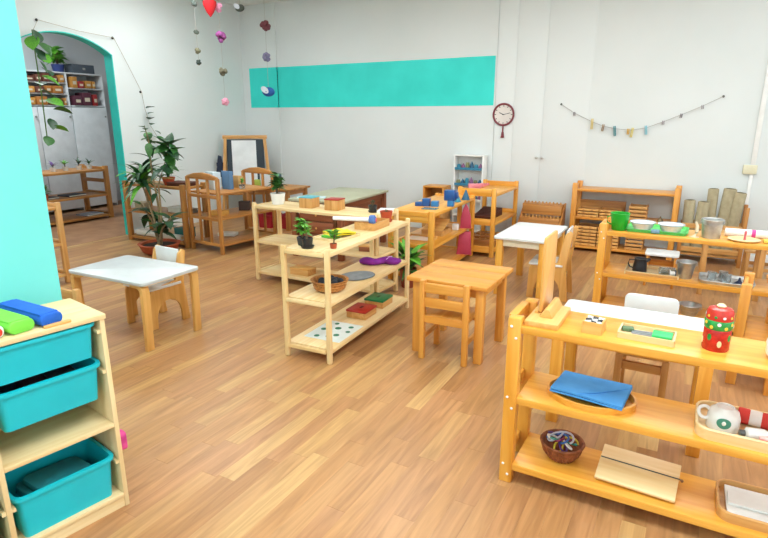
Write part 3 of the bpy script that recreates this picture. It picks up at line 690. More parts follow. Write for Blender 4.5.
o = thing('velvet_bag', 'purple velvet bag lying on the middle pine board', 'bag', pn(.38, -.02, P2), PA-1.0)
pur = mat('purple_velvet', '#8A1E9C', .7, '#701484', 18, bump=.3)
pts = [(-.15+.3*i/12, .012*math.sin(i*1.1), .028+.002*math.sin(i)) for i in range(13)]
part('bag', MB().tube(pts, [.018, .03, .034, .033, .029, .027, .028, .03, .032, .034, .033, .028, .016], 12, Matrix.Diagonal((1, 1.3, .85, 1))), pur, o, ang=80)
part('drawstring', MB().tube([(.04, -.034, .045), (.07, 0, .056), (.09, .02, .052), (.06, .03, .05)], .003, 6), mat('lilac_cord', '#D8A8E0', .7), o)
# bottom board
o = thing('dotted_paper', 'white sheet with green dots on the lowest pine board', 'paper sheet', pn(-.29, -.015, P3), PA)
part('sheet', bx(-.16, .16, -.13, .13, 0, .002), mat('dot_sheet', '#E4F0EE', .7), o)
for (x, y, r) in ((-.12, .06, .018), (-.06, -.05, .02), (-.10, -.01, .014), (.0, .08, .02), (.05, 0, .022), (.10, -.07, .018), (.12, .05, .016), (.02, -.09, .016), (-.03, .02, .012)):
    part('dot', MB().lathe([(r, .002), (r, .003)], 14, TR(x, y, 0)), mat('dot_green', '#137A5A', .5), o)
for x, cl, nm in ((.06, '#B02A22', 'red'), (.33, '#1C7A48', 'green')):
    o = thing('colour_box', 'low wooden box with %s lid on the lowest pine board' % nm, 'box', pn(x, -.03, P3), PA)
    part('box_body', bx(-.085, .085, -.075, .075, 0, .045), W('sand', 'x'), o, .003)
    part('lid', bx(-.088, .088, -.078, .078, .045, .06), mat('lid_'+nm, cl, .35), o, .003)
    part('finger_notch', bx(-.02, .02, -.008, .008, .058, .0615), mat('lid_dark_'+nm, tuple(c*.3 for c in lin(cl)[:3])+(1,), .5), o)

# ================================================================ long pine shelf behind it
shelf('display_shelf', 'long pale pine shelf carrying the white flowerpot and colour boxes', (-2.78, 3.93, 0), -.02, 1.30, .36, .715, (.09, .375, .69), 'pine', (.036, .036), .024, True, round_top=.004, rail_h=.0)
bushy('potted_ficus', 'white ceramic pot with small glossy tree on the long pine shelf', 'potted plant', (-3.275, 3.94, .69), (.052, .068, .10), 'oval', leafM, 46, .085, .18, .11, mat('white_ceramic', '#F0F2F0', .25), None, (-.2, 1.0))
for x, cl, nm in ((-2.92, '#5FB0C0', 'pale blue'), (-2.655, '#CB5438', 'red')):
    o = thing('fabric_box', 'cube wooden box with %s lid on the long pine shelf' % nm, 'box', (x, 3.93, .69), .1)
    part('box_body', bx(-.065, .065, -.065, .065, 0, .085), W('sand', 'z'), o, .003); part('lid', bx(-.067, .067, -.067, .067, .085, .094), mat('lid_'+nm.replace(' ', '_'), cl, .5), o, .002)
    part('seam', bx(-.003, .003, -.0665, -.0645, .0, .085), W('brown', 'z'), o)
bushy('potted_cactus', 'small black pot with stubby cactus on the long pine shelf', 'potted plant', (-2.30, 3.96, .69), (.03, .036, .06), 'lance', leafD, 10, .04, .03, .04, blackM, .04, (.8, 1.5))
o = thing('white_book', 'white booklet lying at the end of the long pine shelf', 'book', (-2.21, 4.02, .69), .3)
part('cover', bx(-.06, .06, -.08, .08, 0, .022), whiteP, o, .002); part('pages', bx(-.058, .062, -.078, .078, .003, .019), mat('paper', '#EDE9DC', .8), o)
o = thing('low_box', 'long plain beech box on the lowest board of the long pine shelf', 'box', (-2.98, 3.88, .09), 0)
part('box_body', bx(-.1, .1, -.06, .06, 0, .05), W('sand', 'x'), o, .003); part('lid', bx(-.102, .102, -.062, .062, .05, .062), W('beech', 'x'), o, .002)
o = thing('low_box', 'small round edged box on the middle board of the long pine shelf', 'box', (-2.33, 3.9, .375), .2)
part('box_body', bx(-.05, .05, -.05, .05, 0, .04), W('walnut', 'x'), o, .005); part('lid', bx(-.052, .052, -.052, .052, .04, .05), W('beech', 'x'), o, .002)
o = thing('low_box', 'flat white lidded box on the middle board of the long pine shelf', 'box', (-2.56, 3.93, .375), -.1)
part('box_body', bx(-.08, .08, -.07, .07, 0, .035), whiteP, o, .003); part('lid', bx(-.082, .082, -.072, .072, .035, .05), whiteP, o, .002)
# plant standing on the floor behind the pine shelf
t = thing('spider_plant', 'bushy green plant in brown pot behind the pine shelf end', 'potted plant', (-2.115, 4.25, 0))
pot(t, .055, .078, .17, mat('brown_pot', '#9C4A2A', .6, '#84381E', 7))
for k in range(58):
    a = rng.random()*6.28; leaf(t, 'sword' if k % 3 else 'lance', leafL if k % 2 else leafM, (.03*math.cos(a), .03*math.sin(a), .15+.16*rng.random()), a, rng.uniform(.2, 1.45), rng.uniform(.12, .20), wide=1.7)

# ================================================================ desk with grey top
t = table('grey_top_desk', 'brown wooden desk with wide grey green top', (-3.44, 5.22, 0), .06, .66, 1.10, .62, mat('desk_top', '#B4B49A', .45, '#A6A68A', 3), 'walnut', .06, .01, .025, True, inset=.02)
for k in range(3):
    dr = part('drawer', bx(-.20, .20, -.522, -.500, .13+.135*k, .255+.135*k), W('walnut', 'x'), t, .003)
    part('knob', MB().lathe([(.006, 0), (.012, .012), (.006, .018)], 10, TR(0, -.522, .19+.135*k, PI/2)), W('beech', 'x'), dr)
part('side_board', bx(.255, .275, -.43, .45, .30, .535), W('walnut', 'y'), t, .002)
part('drawer_case', bx(-.22, .22, -.50, -.10, .12, .535), W('dark', 'y'), t, .002)
tag(part('booklet', bx(-.15, .15, -.05, .05, 0, .012), mat('sheet_blue', '#CFE4EA', .6), None, .002, loc=(-3.55, 4.82, .62), rot=(0, 0, .5)), 'pale blue booklet lying on the grey desk', 'booklet')

# ================================================================ honey shelf with blue cubes (runs away from the camera)
t = shelf('display_shelf', 'honey shelf with blue cubes and cones beside the long pine shelf', (-2.20, 5.0, 0), PI/2+.05, 1.22, .44, .655, (.075, .345, .635), 'honey', (.045, .05), .03, True, rail_h=.012)
part('end_apron', bx(-.605, -.585, -.17, .17, .55, .61), W('honey', 'y'), t, .003)
blueP = mat('blue_lacquer', '#17569F', .3, '#124A8C', 8)
o = thing('blue_tower', 'dark blue stepped block beside the blue cube', 'block', (-2.15, 4.82, .635), .2)
for k, s in enumerate((.035, .05)): part('step', bx(-.16+.07*k, -.095+.075*k, -.035, .035, 0, s+.02*k), blueP, o, .002)
part('step', bx(-.005, .06, -.035, .035, 0, .05), mat('blue_lacquer_light', '#2B7CBE', .3), o, .002)
o = thing('blue_cube', 'large blue cube standing on a smaller blue cube', 'block', (-1.995+.0, 4.90, .635), .1)
part('lower_cube', bx(-.028, .028, -.028, .028, 0, .055), mat('blue_lacquer_light', '#2B7CBE', .3), o, .002); part('upper_cube', bx(-.06, .04, -.03, .05, .055, .15), blueP, o, .002)
part('side_cube', bx(.0, .06, -.0, .05, .075, .13), blueP, o, .002)
o = thing('glass_plate', 'thin grey glass plate lying before the blue blocks', 'plate', (-2.10, 4.66, .635), .1)
part('plate', bx(-.07, .07, -.05, .05, 0, .006), mat('grey_green_glass', '#6E8484', .2), o, .002); part('label_strip', bx(-.06, .06, -.045, -.03, .006, .008), mat('steel_blue', '#5C7E9A', .4), o)
for (x, y, h, m_, nm) in ((-2.055, 5.20, .10, mat('blue_teal', '#2E86A2', .35), 'teal'), (-2.03, 5.38, .10, mat('navy_teal', '#1E5A7C', .35), 'navy')):
    o = thing('blue_cone', '%s cone shaped solid standing on the honey shelf' % nm, 'cone', (x, y, .635))
    part('cone', MB().lathe([(.042, .004), (.006, h), (.002, h+.003)], 20), m_, o, ang=60); part('foot', MB().lathe([(.045, 0), (.045, .004)], 20), m_, o)
bigpink = mat('pink_lacquer', '#C94A66', .4, '#BA3C5A', 8)
o = thing('pink_prism', 'tall pink pointed wooden prism on the middle honey board', 'prism', (-2.02, 5.38, .345), .3)
part('prism', MB().prism([(-.055, 0), (.055, 0), (.05, .11), (.02, .21), (-.005, .25), (-.03, .2), (-.05, .11)], -.03, .03, 'y'), bigpink, o, .003); part('base', bx(-.057, .057, -.032, .032, 0, .006), bigpink, o)
o = thing('pink_block', 'broad pink wooden block on the lowest honey board', 'block', (-2.02, 5.36, .075), .3)
part('block', MB().prism([(-.075, 0), (.075, 0), (.06, .235), (-.05, .235)], -.035, .035, 'y'), bigpink, o, .003); part('base', bx(-.077, .077, -.037, .037, 0, .006), bigpink, o)
o = thing('geometry_tray', 'clear lidded wooden tray with shapes on the middle honey board', 'tray', (-2.17, 4.98, .345), .05)
part('tray_base', MB().shell(rrect(.22, .26, .01, 3), .05, .007), W('sand', 'x'), o); part('slanted_lid', MB().box(-.105, .105, -.12, .12, 0, .006, TR(0, 0, .085, .35)), W('beech', 'x'), o, .002)
o = thing('geometry_tray', 'flat pale tray at the near end of the middle honey board', 'tray', (-2.19, 4.62, .345), .05)
part('tray_base', MB().shell(rrect(.28, .26, .01, 3), .025, .007), W('beech', 'x'), o); part('card', bx(-.11, .11, -.1, .1, .008, .012), mat('pale_card', '#E8D8C0', .7), o)
for k, x in enumerate((-2.13, -2.02)):
    tag(part('white_cube', bx(-.03, .03, -.03, .03, 0, .06), whiteP, None, .004, loc=(x-.05, 5.18+.05*k, .345+.0), rot=(0, 0, .2)), 'small white cube beside the pink prism', 'block', 'white cubes on the honey shelf')
# photo board / chest behind
o = thing('wooden_chest', 'open fronted amber wooden box on the floor stand by the back wall', 'box', (-2.84, 6.50, 0))
part('stand', bx(-.14, .14, -.13, .13, 0, .36), W('sand', 'x'), o, .004); part('back', bx(-.14, .14, .1, .12, .36, .60), W('brown', 'x'), o, .003)
for x in (-.14, .12): part('side', bx(x, x+.02, -.12, .1, .36, .60), W('amber', 'z'), o, .003)
part('top', bx(-.14, .14, -.12, .12, .60, .62), W('amber', 'x'), o, .003); part('shelf_strip', bx(-.09, .09, .08, .1, .44, .50), W('dark', 'x'), o, .003)

# ================================================================ white wall rack with blue solids
RX0, RX1, RY = -2.645, -2.265, 6.56
t = thing('white_rack', 'narrow white rack of blue pieces at the back wall', 'rack', ((RX0+RX1)/2, RY+.04, 0))
hw = (RX1-RX0)/2
for sx in (-1, 1): part('side', bx(sx*hw-(.016 if sx > 0 else 0), sx*hw+(.016 if sx < 0 else 0), -.05, .10, 0, .985), whiteP, t, .002)
part('back', bx(-hw+.016, hw-.016, .09, .10, .02, .985), whiteP, t)
for z in (.06, .25, .44, .63, .82): part('shelf', bx(-hw+.016, hw-.016, -.05, .09, z, z+.016), whiteP, t, .002); part('lip', bx(-hw+.016, hw-.016, -.055, -.048, z, z+.03), mat('steel_blue_lip', '#2F7C9C', .5) if z > .5 else whiteP, t)
part('top', bx(-hw, hw, -.05, .10, .985, 1.0), whiteP, t, .002)
tealS = [mat('blue_teal', '#2E86A2', .35), mat('navy_teal', '#1E5A7C', .35), mat('olive_piece', '#7C7C54', .5), mat('plum_piece', '#8A5A86', .5)]
for lv, z in (('upper', .836), ('middle', .646), ('lower', .456)):
    for k in range(6):
        x = (RX0+RX1)/2-.14+.056*k; m_ = tealS[(k*3+int(z*10)) % 4]; h = .05+.012*((k*5) % 4)
        o = part('geometric_solid', MB().lathe([(.026, 0), (.026, h*.4), (.004, h)] if k % 2 else [(.024, 0), (.026, h*.5), (.018, h)], 14), m_, None, loc=(x, RY+.04, z))
        tag(o, ('pointed' if k % 2 else 'rounded')+' bluish solid on the %s level of the white rack' % lv, 'solid', 'solids on the white rack, %s level' % lv)

# ================================================================ honey shelf with brown stair and pink tower
t = shelf('display_shelf', 'honey shelf with brown stair set next to the white rack', (-2.0, 6.03, 0), PI/2+.0, .84, .42, .735, (.075, .37, .675), 'honey', (.04, .045), .028, True, rail_h=.05)
bstair = mat('brown_stair', '#5C3024', .5, '#48241A', 12)
for k in range(8):
    s = .03+.0075*k; o = part('brown_prism', bx(-.11, .11, -.018, .018, 0, s), bstair, None, .002, loc=(-2.0, 5.86+.045*k, .37))
    tag(o, '%s dark brown wooden prism of the stair set on the honey shelf' % ('thinnest', 'second thinnest', 'third thinnest', 'fourth thinnest', 'fourth thickest', 'third thickest', 'second thickest', 'thickest')[k], 'prism', 'brown stair prisms')
pinkL = mat('pink_cube', '#E08A94', .5, '#D87C88', 10)
for k in range(6):
    s = .026+.009*k; o = part('pink_cube', bx(-s/2, s/2, -s/2, s/2, 0, s), pinkL, None, .002, loc=(-2.13, 6.33-.11*k+.03, .675), rot=(0, 0, .1*k))
    tag(o, '%s pale pink wooden cube in the row on the top honey board' % ('smallest', 'second smallest', 'third smallest', 'third largest', 'second largest', 'largest')[k], 'cube', 'pink cubes on the top board')
for k in range(3):
    o = thing('cylinder_block', 'low wooden block of knobbed cylinders on the lowest honey board', 'cylinder block', (-2.0, 5.78+.2*k, .075), 0, 'knobbed cylinder blocks')
    part('block', bx(-.17, .17, -.05, .05, 0, .075), W('brown', 'x'), o, .003)
    for j in range(5): part('knob', MB().lathe([(.006, .075), (.006, .085), (.01, .09), (.006, .097)], 8, TR(-.13+.065*j, 0, 0)), W('sand', 'z'), o)

# ================================================================ things at the right part of the back wall
# rack of brown sound boxes: three stepped rows
t = thing('stepped_rack', 'reddish brown stepped rack with pegs against the white doors', 'rack', (-1.50, 6.42, 0))
for k in range(3):
    part('step', bx(-.22+.0*k, .22, -.19+.09*k, .14, .08+.145*k, .20+.145*k), W('brown', 'x'), t, .003)
    for j in range(11): part('peg', MB().lathe([(.008, 0), (.008, .016), (.011, .02), (.006, .028)], 8, TR(-.2+.04*j, -.155+.09*k, .20+.145*k)), W('sand', 'z'), t)
for sx in (-1, 1): part('side_board', MB().prism([(-.2, 0), (.14, 0), (.14, .5), (-.2, .2)], sx*.23-.01, sx*.23+.01, 'x'), W('brown', 'z'), t, .003)
# wall shelf
shelf('display_shelf', 'tall honey shelf with stacked wooden trays against the white wall', (-.65, 6.56, 0), 0, 1.06, .32, .75, (.06, .385, .69), 'amber', (.055, .05), .026, True, rail_h=.03)
def slat_tray(label, loc, wd, n, dp, h=.024, group=None):
    for k in range(n):
        o = thing('bead_tray', label+(', lowest one' if k == 0 else ', topmost one' if k == n-1 else ', %s from bottom' % ('', 'second', 'third', 'fourth', 'fifth')[k]), 'tray', (loc[0], loc[1], loc[2]+k*(h+.008)), .0, group)
        part('tray_base', MB().shell(rrect(wd, dp, .008, 2), h, .008), W('sand', 'x'), o)
        part('front_slat', bx(-wd/2, wd/2, -dp/2-.006, -dp/2, .003, h-.003), W('beech', 'x'), o, .002)
        for sx in (-1, 1): part('handle', bx(sx*wd*.2-.012, sx*wd*.2+.012, -dp/2-.014, -dp/2-.006, h*.4, h*.75), W('brown', 'x'), o, .002)
slat_tray('thin wooden tray stacked on the middle board against the white wall', (-1.0, 6.54, .385), .22, 3, .22, group='trays on the middle board, first stack')
slat_tray('thin wooden tray in the second stack on the middle board', (-.77, 6.54, .385), .22, 3, .22, group='trays on the middle board, second stack')
slat_tray('thin wooden tray stacked on the lowest board against the white wall', (-1.0, 6.54, .06), .22, 6, .22, .03, group='trays on the lowest board, first stack')
slat_tray('thin wooden tray in the second stack on the lowest board', (-.77, 6.54, .06), .22, 6, .22, .03, group='trays on the lowest board, second stack')
o = thing('lid_board', 'brown lid board standing behind the stacked trays', 'board', (-.885, 6.68, .385), 0)
part('board', bx(-.24, .24, -.01, .01, 0, .16), W('brown', 'x'), o, .003); part('batten', bx(-.24, .24, -.018, -.01, .13, .15), W('brown', 'x'), o, .002)
for z, lv, n in ((.385, 'middle', 4), (.06, 'lowest', 5)):
    o = thing('slatted_crate', 'small slatted wooden crate on the %s board against the white wall' % lv, 'crate', (-.50, 6.53, z), 0)
    for k in range(n):
        part('slat', bx(-.09, .09, -.1, -.085, .004+.04*k, .03+.04*k), W('sand', 'x'), o, .002); part('slat', bx(-.09, .09, .085, .1, .004+.04*k, .03+.04*k), W('sand', 'x'), o, .002)
    for sx in (-1, 1): part('end_board', bx(sx*.08-.006, sx*.08+.006, -.085, .085, 0, .04*n), W('brown', 'y'), o, .002)
    part('base', bx(-.074, .074, -.085, .085, .0, .008), W('dark', 'x'), o)
o = thing('small_bell', 'small dark round bell on the middle board beside the crate', 'bell', (-.28, 6.5, .385))
part('bell', MB().lathe([(.03, 0), (.028, .015), (.015, .035), (.005, .04)], 16), mat('bronze', '#8A7A5C', .4, metal=.6), o); part('knob', MB().ball((0, 0, .046), .008), mat('bronze', '#8A7A5C', .4, metal=.6), o)
# rolled rugs in a wooden stand
t = thing('rug_stand', 'low wooden rug holder in front of the electric outlet', 'stand', (.20, 6.52, 0))
for sx in (-1, 1):
    for sy in (-1, 1): part('post', bx(sx*.27-.018, sx*.27+.018, sy*.12-.018, sy*.12+.018, 0, .60 if sx > 0 else .40), W('brown', 'z'), t, .004)
for sy in (-1, 1):
    for z in (.12, .36): part('rail', bx(-.27, .27, sy*.12-.01, sy*.12+.01, z, z+.05), W('sand', 'x'), t, .003)
part('base_board', bx(-.26, .26, -.11, .11, .08, .1), W('sand', 'x'), t, .002)
rugm = mat('rug_khaki', '#B4AA8C', .95, '#A69C7E', 20, bump=.3); rugd = mat('rug_core', '#6E664E', .95)
for k, (x, y, h, tilt, r, lb) in enumerate(((-.30+.07, -.02, .53, -.03, .052, 'short light rolled rug at the end of the wooden rug holder'), (-.115, -.02, .52, .04, .055, 'short light rolled rug leaning beside the tall rugs'),
                                   (-.03+.04, .03, .65, -.02, .048, 'tall thin rolled rug standing in the rug holder'), (.125, .02, .66, .06, .058, 'tall thick rolled rug in the middle of the rug holder'), (.225, -.01, .63, .08, .052, 'tall rolled rug leaning in the rug holder by the outlet'))):
    o = thing('rolled_rug', lb, 'rolled rug', (.20+x*.8-.03, 6.52+y, .1005)); o.rotation_euler = (0, tilt, 0)
    part('roll', MB().lathe([(r*.9, 0), (r, .01), (r, h-.006), (r*.95, h), (r*.5, h), (r*.45, h-.02)], 18), rugm, o)
    part('inner_coil', MB().tube([((r*.3+r*.012*i)*math.cos(i*.5), (r*.3+r*.012*i)*math.sin(i*.5), h+.001) for i in range(40)], .0025, 4), rugd, o)
    part('loose_edge', bx(-.004, .004, -r-.004, -r+.002, .005, h-.006), rugm, o)
# outlet, conduit
o = thing('cable_conduit', 'white cable conduit running up the back wall', 'conduit', (.475, Yb, .0))
part('duct', bx(-.022, .022, -.022, -.001, .98, 2.98), whiteP, o, .003); part('duct', bx(-.016, .016, -.018, -.001, .07, .90), whiteP, o, .003)
o = thing('power_outlet', 'cream square electric outlet below the white conduit', 'outlet', (.455, Yb, .94))
part('plate', bx(-.06, .06, -.035, -.001, -.045, .045), creamM, o, .006); part('socket', MB().lathe([(.026, 0), (.026, .004), (.02, .004), (.02, .001)], 18, TR(0, -.035, 0, PI/2)), creamM, o)
tag(part('teal_card', bx(0, .09, -.01, -.002, 0, .13), tealTrim, None, .002, loc=(.567, Yb, 1.36)), 'small teal card on the wall beyond the conduit', 'card')
# clock
o = thing('wall_clock', 'round clock with dark red rim and hanging pendulum on the white door', 'clock', (-2.105, Yb-.010, 1.475)); o.rotation_euler = (PI/2, 0, 0)
rim = mat('clock_rim', '#7E2E3A', .4)
part('rim', MB().tube([(.122*math.cos(q), .122*math.sin(q), .013) for q in [2*PI*k/36 for k in range(37)]], .012, 8), rim, o)
part('face', MB().lathe([(.12, 0), (.12, .012)], 36), mat('clock_face', '#E2DCD6', .5), o)
for k in range(12):
    q = PI/6*k; part('hour_mark', MB().box(-.004, .004, .09, .108, .012, .0135, Matrix.Rotation(q, 4, 'Z')), darkgreyM, o)
part('hour_hand', MB().box(-.004, .004, -.01, .055, .014, .016, Matrix.Rotation(1.15, 4, 'Z')), darkgreyM, o)
part('minute_hand', MB().box(-.003, .003, -.015, .085, .0165, .018, Matrix.Rotation(-1.35, 4, 'Z')), darkgreyM, o)
part('pendulum_rod', bx(-.008, .008, -.23, -.135, .004, .014), rim, o, .002); part('pendulum_bob', MB().prism([(-.022, -.27), (.022, -.27), (.012, -.2), (-.012, -.2)], .002, .016), rim, o, .004)
# clothes peg line
CP = [(-1.44, 1.585), (-1.29, 1.49), (-1.09, 1.395), (-.97, 1.35), (-.85, 1.325), (-.69, 1.31), (-.54, 1.335), (-.38, 1.40), (-.22, 1.47), (-.04, 1.555), (.13, 1.645)]
o = thing('peg_line', 'string line sagging across the white wall with pegs', 'string line', (-.69, Yb-.026, 1.31))
part('string', MB().tube([(x+.69, 0, z-1.31) for x, z in CP], .0026, 5), mat('line_grey', '#A6A6A2', .8), o)
for k in (0, 10): part('nail', MB().lathe([(.004, 0), (.004, .012), (.012, .013), (.012, .016)], 8, TR(CP[k][0]+.69, .016, CP[k][1]-1.31, PI/2)), darkgreyM, o)
for k, (x, z, cl, nm, h) in enumerate(((-1.29, 1.49, '#8A8A90', 'grey', .03), (-1.09, 1.40, '#D8C47C', 'sand coloured', .085), (-.97, 1.35, '#9A7C5C', 'brown', .055), (-.85, 1.325, '#2C8A94', 'teal', .08), (-.71, 1.31, '#D6A83E', 'ochre', .045),
                              (-.67, 1.31, '#E2D27A', 'pale yellow', .075), (-.54, 1.335, '#7CC0D0', 'light blue', .07), (-.38, 1.40, '#9C9AA0', 'silver', .03), (-.22, 1.47, '#7E7C84', 'dark grey', .032), (-.04, 1.555, '#A8A4A4', 'pale grey', .03))):
    o = thing('clothes_peg', '%s clothes peg clipped on the wall string' % nm, 'clothes peg', (x, Yb-.026, z), 0, 'pegs on the wall string')
    m_ = mat('peg_'+nm.replace(' ', '_'), cl, .6)
    for sx in (-1, 1): part('prong', MB().box(sx*.007-.005, sx*.007+.005, -.011, .0, -h, h*.35, Matrix.Rotation(.12*((k % 3)-1), 4, 'Y')), m_, o, .002)
    part('spring', MB().tube([(-.011, -.006, -h*.3), (.011, -.006, -h*.3)], .003, 6), metalM, o)

# ================================================================ steel bowl shelf (practical life) in front of the wall shelf
SX0, SY0, SL, SD = -.575, 4.28, 1.30, .38
shelf('display_shelf', 'honey shelf with green cup, white basins and steel pails', (SX0+SL/2, SY0+SD/2, 0), 0, SL, SD, .70, (.06, .335, .645), 'honey', (.055, .055), .03, True, True, rail_h=.04)
G1, G2, G3 = .645, .335, .06
o = thing('green_tumbler', 'bright green plastic tumbler at the end of the pail shelf', 'cup', (-.455, 4.40, G1))
part('body', MB().lathe([(.048, 0), (.052, .004), (.064, .10), (.066, .125), (.06, .125), (.058, .1), (.045, .01)], 24), greenM, o); part('rim', MB().tube([(.065*math.cos(q), .065*math.sin(q), .123) for q in [2*PI*k/24 for k in range(25)]], .004, 6), greenM, o)
part('handle', MB().tube([(-.06, .0, .1), (-.085, 0, .09), (-.085, 0, .05), (-.055, 0, .035)], .005, 6), greenM, o)
o = thing('green_tray', 'flat green plastic tray under the white basins', 'tray', (-.205, 4.49, G1), -.02)
part('tray_base', MB().shell(rrect(.40, .28, .03, 5), .02, .006, .01), mat('pale_green', '#5CCB68', .4), o); part('rim', MB().tube([(*p, .02) for p in rrect(.40, .28, .03, 5)+[rrect(.40, .28, .03, 5)[0]]], .004, 5), mat('pale_green', '#5CCB68', .4), o)
for x, lb in ((-.30, 'white enamel basin beside the green tumbler'), (-.115, 'white enamel basin beside the pale scoop')):
    o = thing('enamel_basin', lb, 'basin', (x, 4.41, G1+.014))
    en = mat('enamel', '#EEF3F5', .2)
    part('bowl', MB().lathe([(.05, 0), (.064, .015), (.078, .05), (.088, .056), (.074, .056), (.06, .018), (.034, .008)], 26), en, o); part('rim', MB().tube([(.087*math.cos(q), .087*math.sin(q), .056) for q in [2*PI*k/26 for k in range(27)]], .003, 5), mat('rim_blue', '#9DB4C4', .3), o)
tag(part('sponge', bx(-.028, .028, -.018, .018, 0, .025), mat('sponge', '#7FA6BC', .9, '#6C94AC', 60, bump=.5), None, .006, loc=(-.208, 4.35, G1+.0075)), 'small grey blue sponge between the white basins', 'sponge')
o = thing('white_scoop', 'curved pale scoop standing between basin and steel pail', 'scoop', (.035, 4.36, G1))
part('blade', MB().tube([(-.0, 0, .004), (.012, 0, .04), (.012, 0, .08), (.0, 0, .11)], [.016, .012, .01, .005], 8), mat('bone', '#E9DDC0', .5), o); part('foot', MB().prism(oval(.03, .018, 14), 0, .006), mat('bone', '#E9DDC0', .5), o)
def pail(label, loc, r0, r1, h, handle=True):
    o = thing('steel_pail', label, 'pail', loc)
    part('body', MB().lathe([(r0, 0), (r1, h), (r1*1.06, h+.004), (r1*.97, h), (r0*.95, .006)], 26), metalM, o)
    part('rim', MB().tube([(r1*1.04*math.cos(q), r1*1.04*math.sin(q), h) for q in [2*PI*k/26 for k in range(27)]], .004, 6), metalM, o)
    for sx in (-1, 1): part('ear', bx(sx*r1*1.05-.004, sx*r1*1.05+.004, -.01, .01, h-.025, h-.004), metalM, o, .002)
    if handle: part('bail', MB().tube([(r1*1.05*math.cos(q), -abs(r1*1.1*math.sin(q)), h-.015-.02*math.sin(q)) for q in [PI*k/12 for k in range(13)]], .0025, 5), metalM, o)
    return o
pail('large steel pail on top of the honey pail shelf', (.135, 4.41, G1), .056, .066, .125)
pail('tapered steel cup pail on the middle board of the pail shelf', (.015, 4.42, G2), .042, .062, .12, False)
pail('small steel pail on the lowest board of the pail shelf', (.075, 4.45, G3), .05, .07, .075)
o = thing('oval_plate', 'pale wooden plate with a towel on the pail shelf top', 'plate', (.33, 4.39, G1), 0)
part('plate', MB().lathe([(.07, 0), (.092, .008), (.098, .014), (.088, .012), (.06, .006)], 28), W('ply', 'x'), o); part('foot_ring', MB().lathe([(.05, -.0), (.05, .004)], 20), W('ply', 'x'), o)
o = thing('rolled_towel', 'long white rolled towel at the back of the pail shelf', 'towel', (.42, 4.53, G1+.028), 0)
part('roll', MB().lathe([(.02, -.2), (.028, -.195), (.028, .195), (.02, .2)], 18, TR(0, 0, 0, 0, PI/2)), mat('towel_white', '#F1F1EC', .95, bump=.4), o); part('band', MB().lathe([(.0285, -.012), (.0285, .012)], 18, TR(-.03, 0, 0, 0, PI/2)), mat('pink_cloth', '#E2559A'), o)
tag(part('wooden_peg', MB().lathe([(.008, 0), (.006, .03), (.009, .055), (.004, .06)], 10), mat('brush_pink', '#D2666E', .6), None, loc=(.335, 4.40, G1+.0065)), 'little pink peg standing on the pale wooden plate', 'peg')
tag(part('folded_cloth', sheet(.16, .09, .018, .003, 6, 5, 0, .016), mat('yellow_felt', '#EBCB5C', .9), None, loc=(.52, 4.40, G1)), 'yellow cloth folded on the pail shelf beside the plate', 'cloth')
o = thing('serving_tray', 'flat wooden tray under the black kettle', 'tray', (-.20, 4.45, G2), 0)
part('tray_base', MB().shell(rrect(.36, .24, .02, 4), .026, .006), W('ply', 'x'), o); part('trim', bx(-.17, .17, -.122, -.119, .002, .02), W('sand', 'x'), o)
o = thing('black_kettle', 'black enamel jug with handle on the wooden tray', 'kettle', (-.285, 4.43, G2+.0065), .1)
part('body', MB().lathe([(.048, 0), (.05, .01), (.046, .06), (.04, .085), (.046, .1), (.038, .1), (.034, .085)], 22), blackM, o)
part('handle', MB().tube([(-.04, 0, .085), (-.075, 0, .085), (-.082, 0, .055), (-.068, 0, .03), (-.047, 0, .025)], .005, 8), blackM, o)
part('spout', MB().tube([(.035, 0, .085), (.055, 0, .095), (.066, 0, .1)], [.018, .012, .006], 8), blackM, o)
o = thing('spatula', 'flat black spatula lying on the wooden tray', 'spatula', (-.17, 4.39, G2+.0075), .05)
part('handle', bx(-.07, .02, -.006, .006, 0, .006), blackM, o, .002); part('blade', MB().prism(oval(.03, .018, 14), 0, .004, 'z', TR(.045, 0, 0)), blackM, o)
o = thing('glass_tumbler', 'glass tumbler lying on the wooden tray beside the kettle', 'glass', (-.10, 4.44, G2+.033), .2)
part('glass', MB().lathe([(.024, -.05), (.025, .05), (.022, .05), (.02, -.046)], 20, TR(0, 0, 0, 0, PI/2)), mat('clear_glass', '#DCE4E6', .06, trans=.85), o); part('base', MB().lathe([(.025, -.056), (.025, -.05)], 20, TR(0, 0, 0, 0, PI/2)), mat('clear_glass', '#DCE4E6', .06, trans=.85), o)
o = thing('ribbon_spool', 'white and navy spool standing at the tray edge', 'spool', (-.025-.04, 4.37, G2+.034), .2)
part('core', MB().lathe([(.016, -.02), (.016, .02)], 16, TR(0, 0, 0, 0, PI/2)), whiteP, o)
for x in (-.02, .016): part('flange', MB().lathe([(.026, x), (.026, x+.005)], 18, TR(0, 0, 0, 0, PI/2)), mat('navy_plastic', '#24304C', .4) if x > 0 else whiteP, o)
o = thing('pouring_tray', 'steel tray of small glass pitchers on the middle board', 'tray', (.27, 4.44, G2), 0)
part('tray_base', MB().shell(rrect(.33, .24, .04, 5), .022, .004, .006), metalM, o); part('rim', MB().tube([(*p, .022) for p in rrect(.33, .24, .04, 5)+[rrect(.33, .24, .04, 5)[0]]], .004, 5), metalM, o)
glassM = mat('clear_glass', '#DCE4E6', .06, trans=.85)
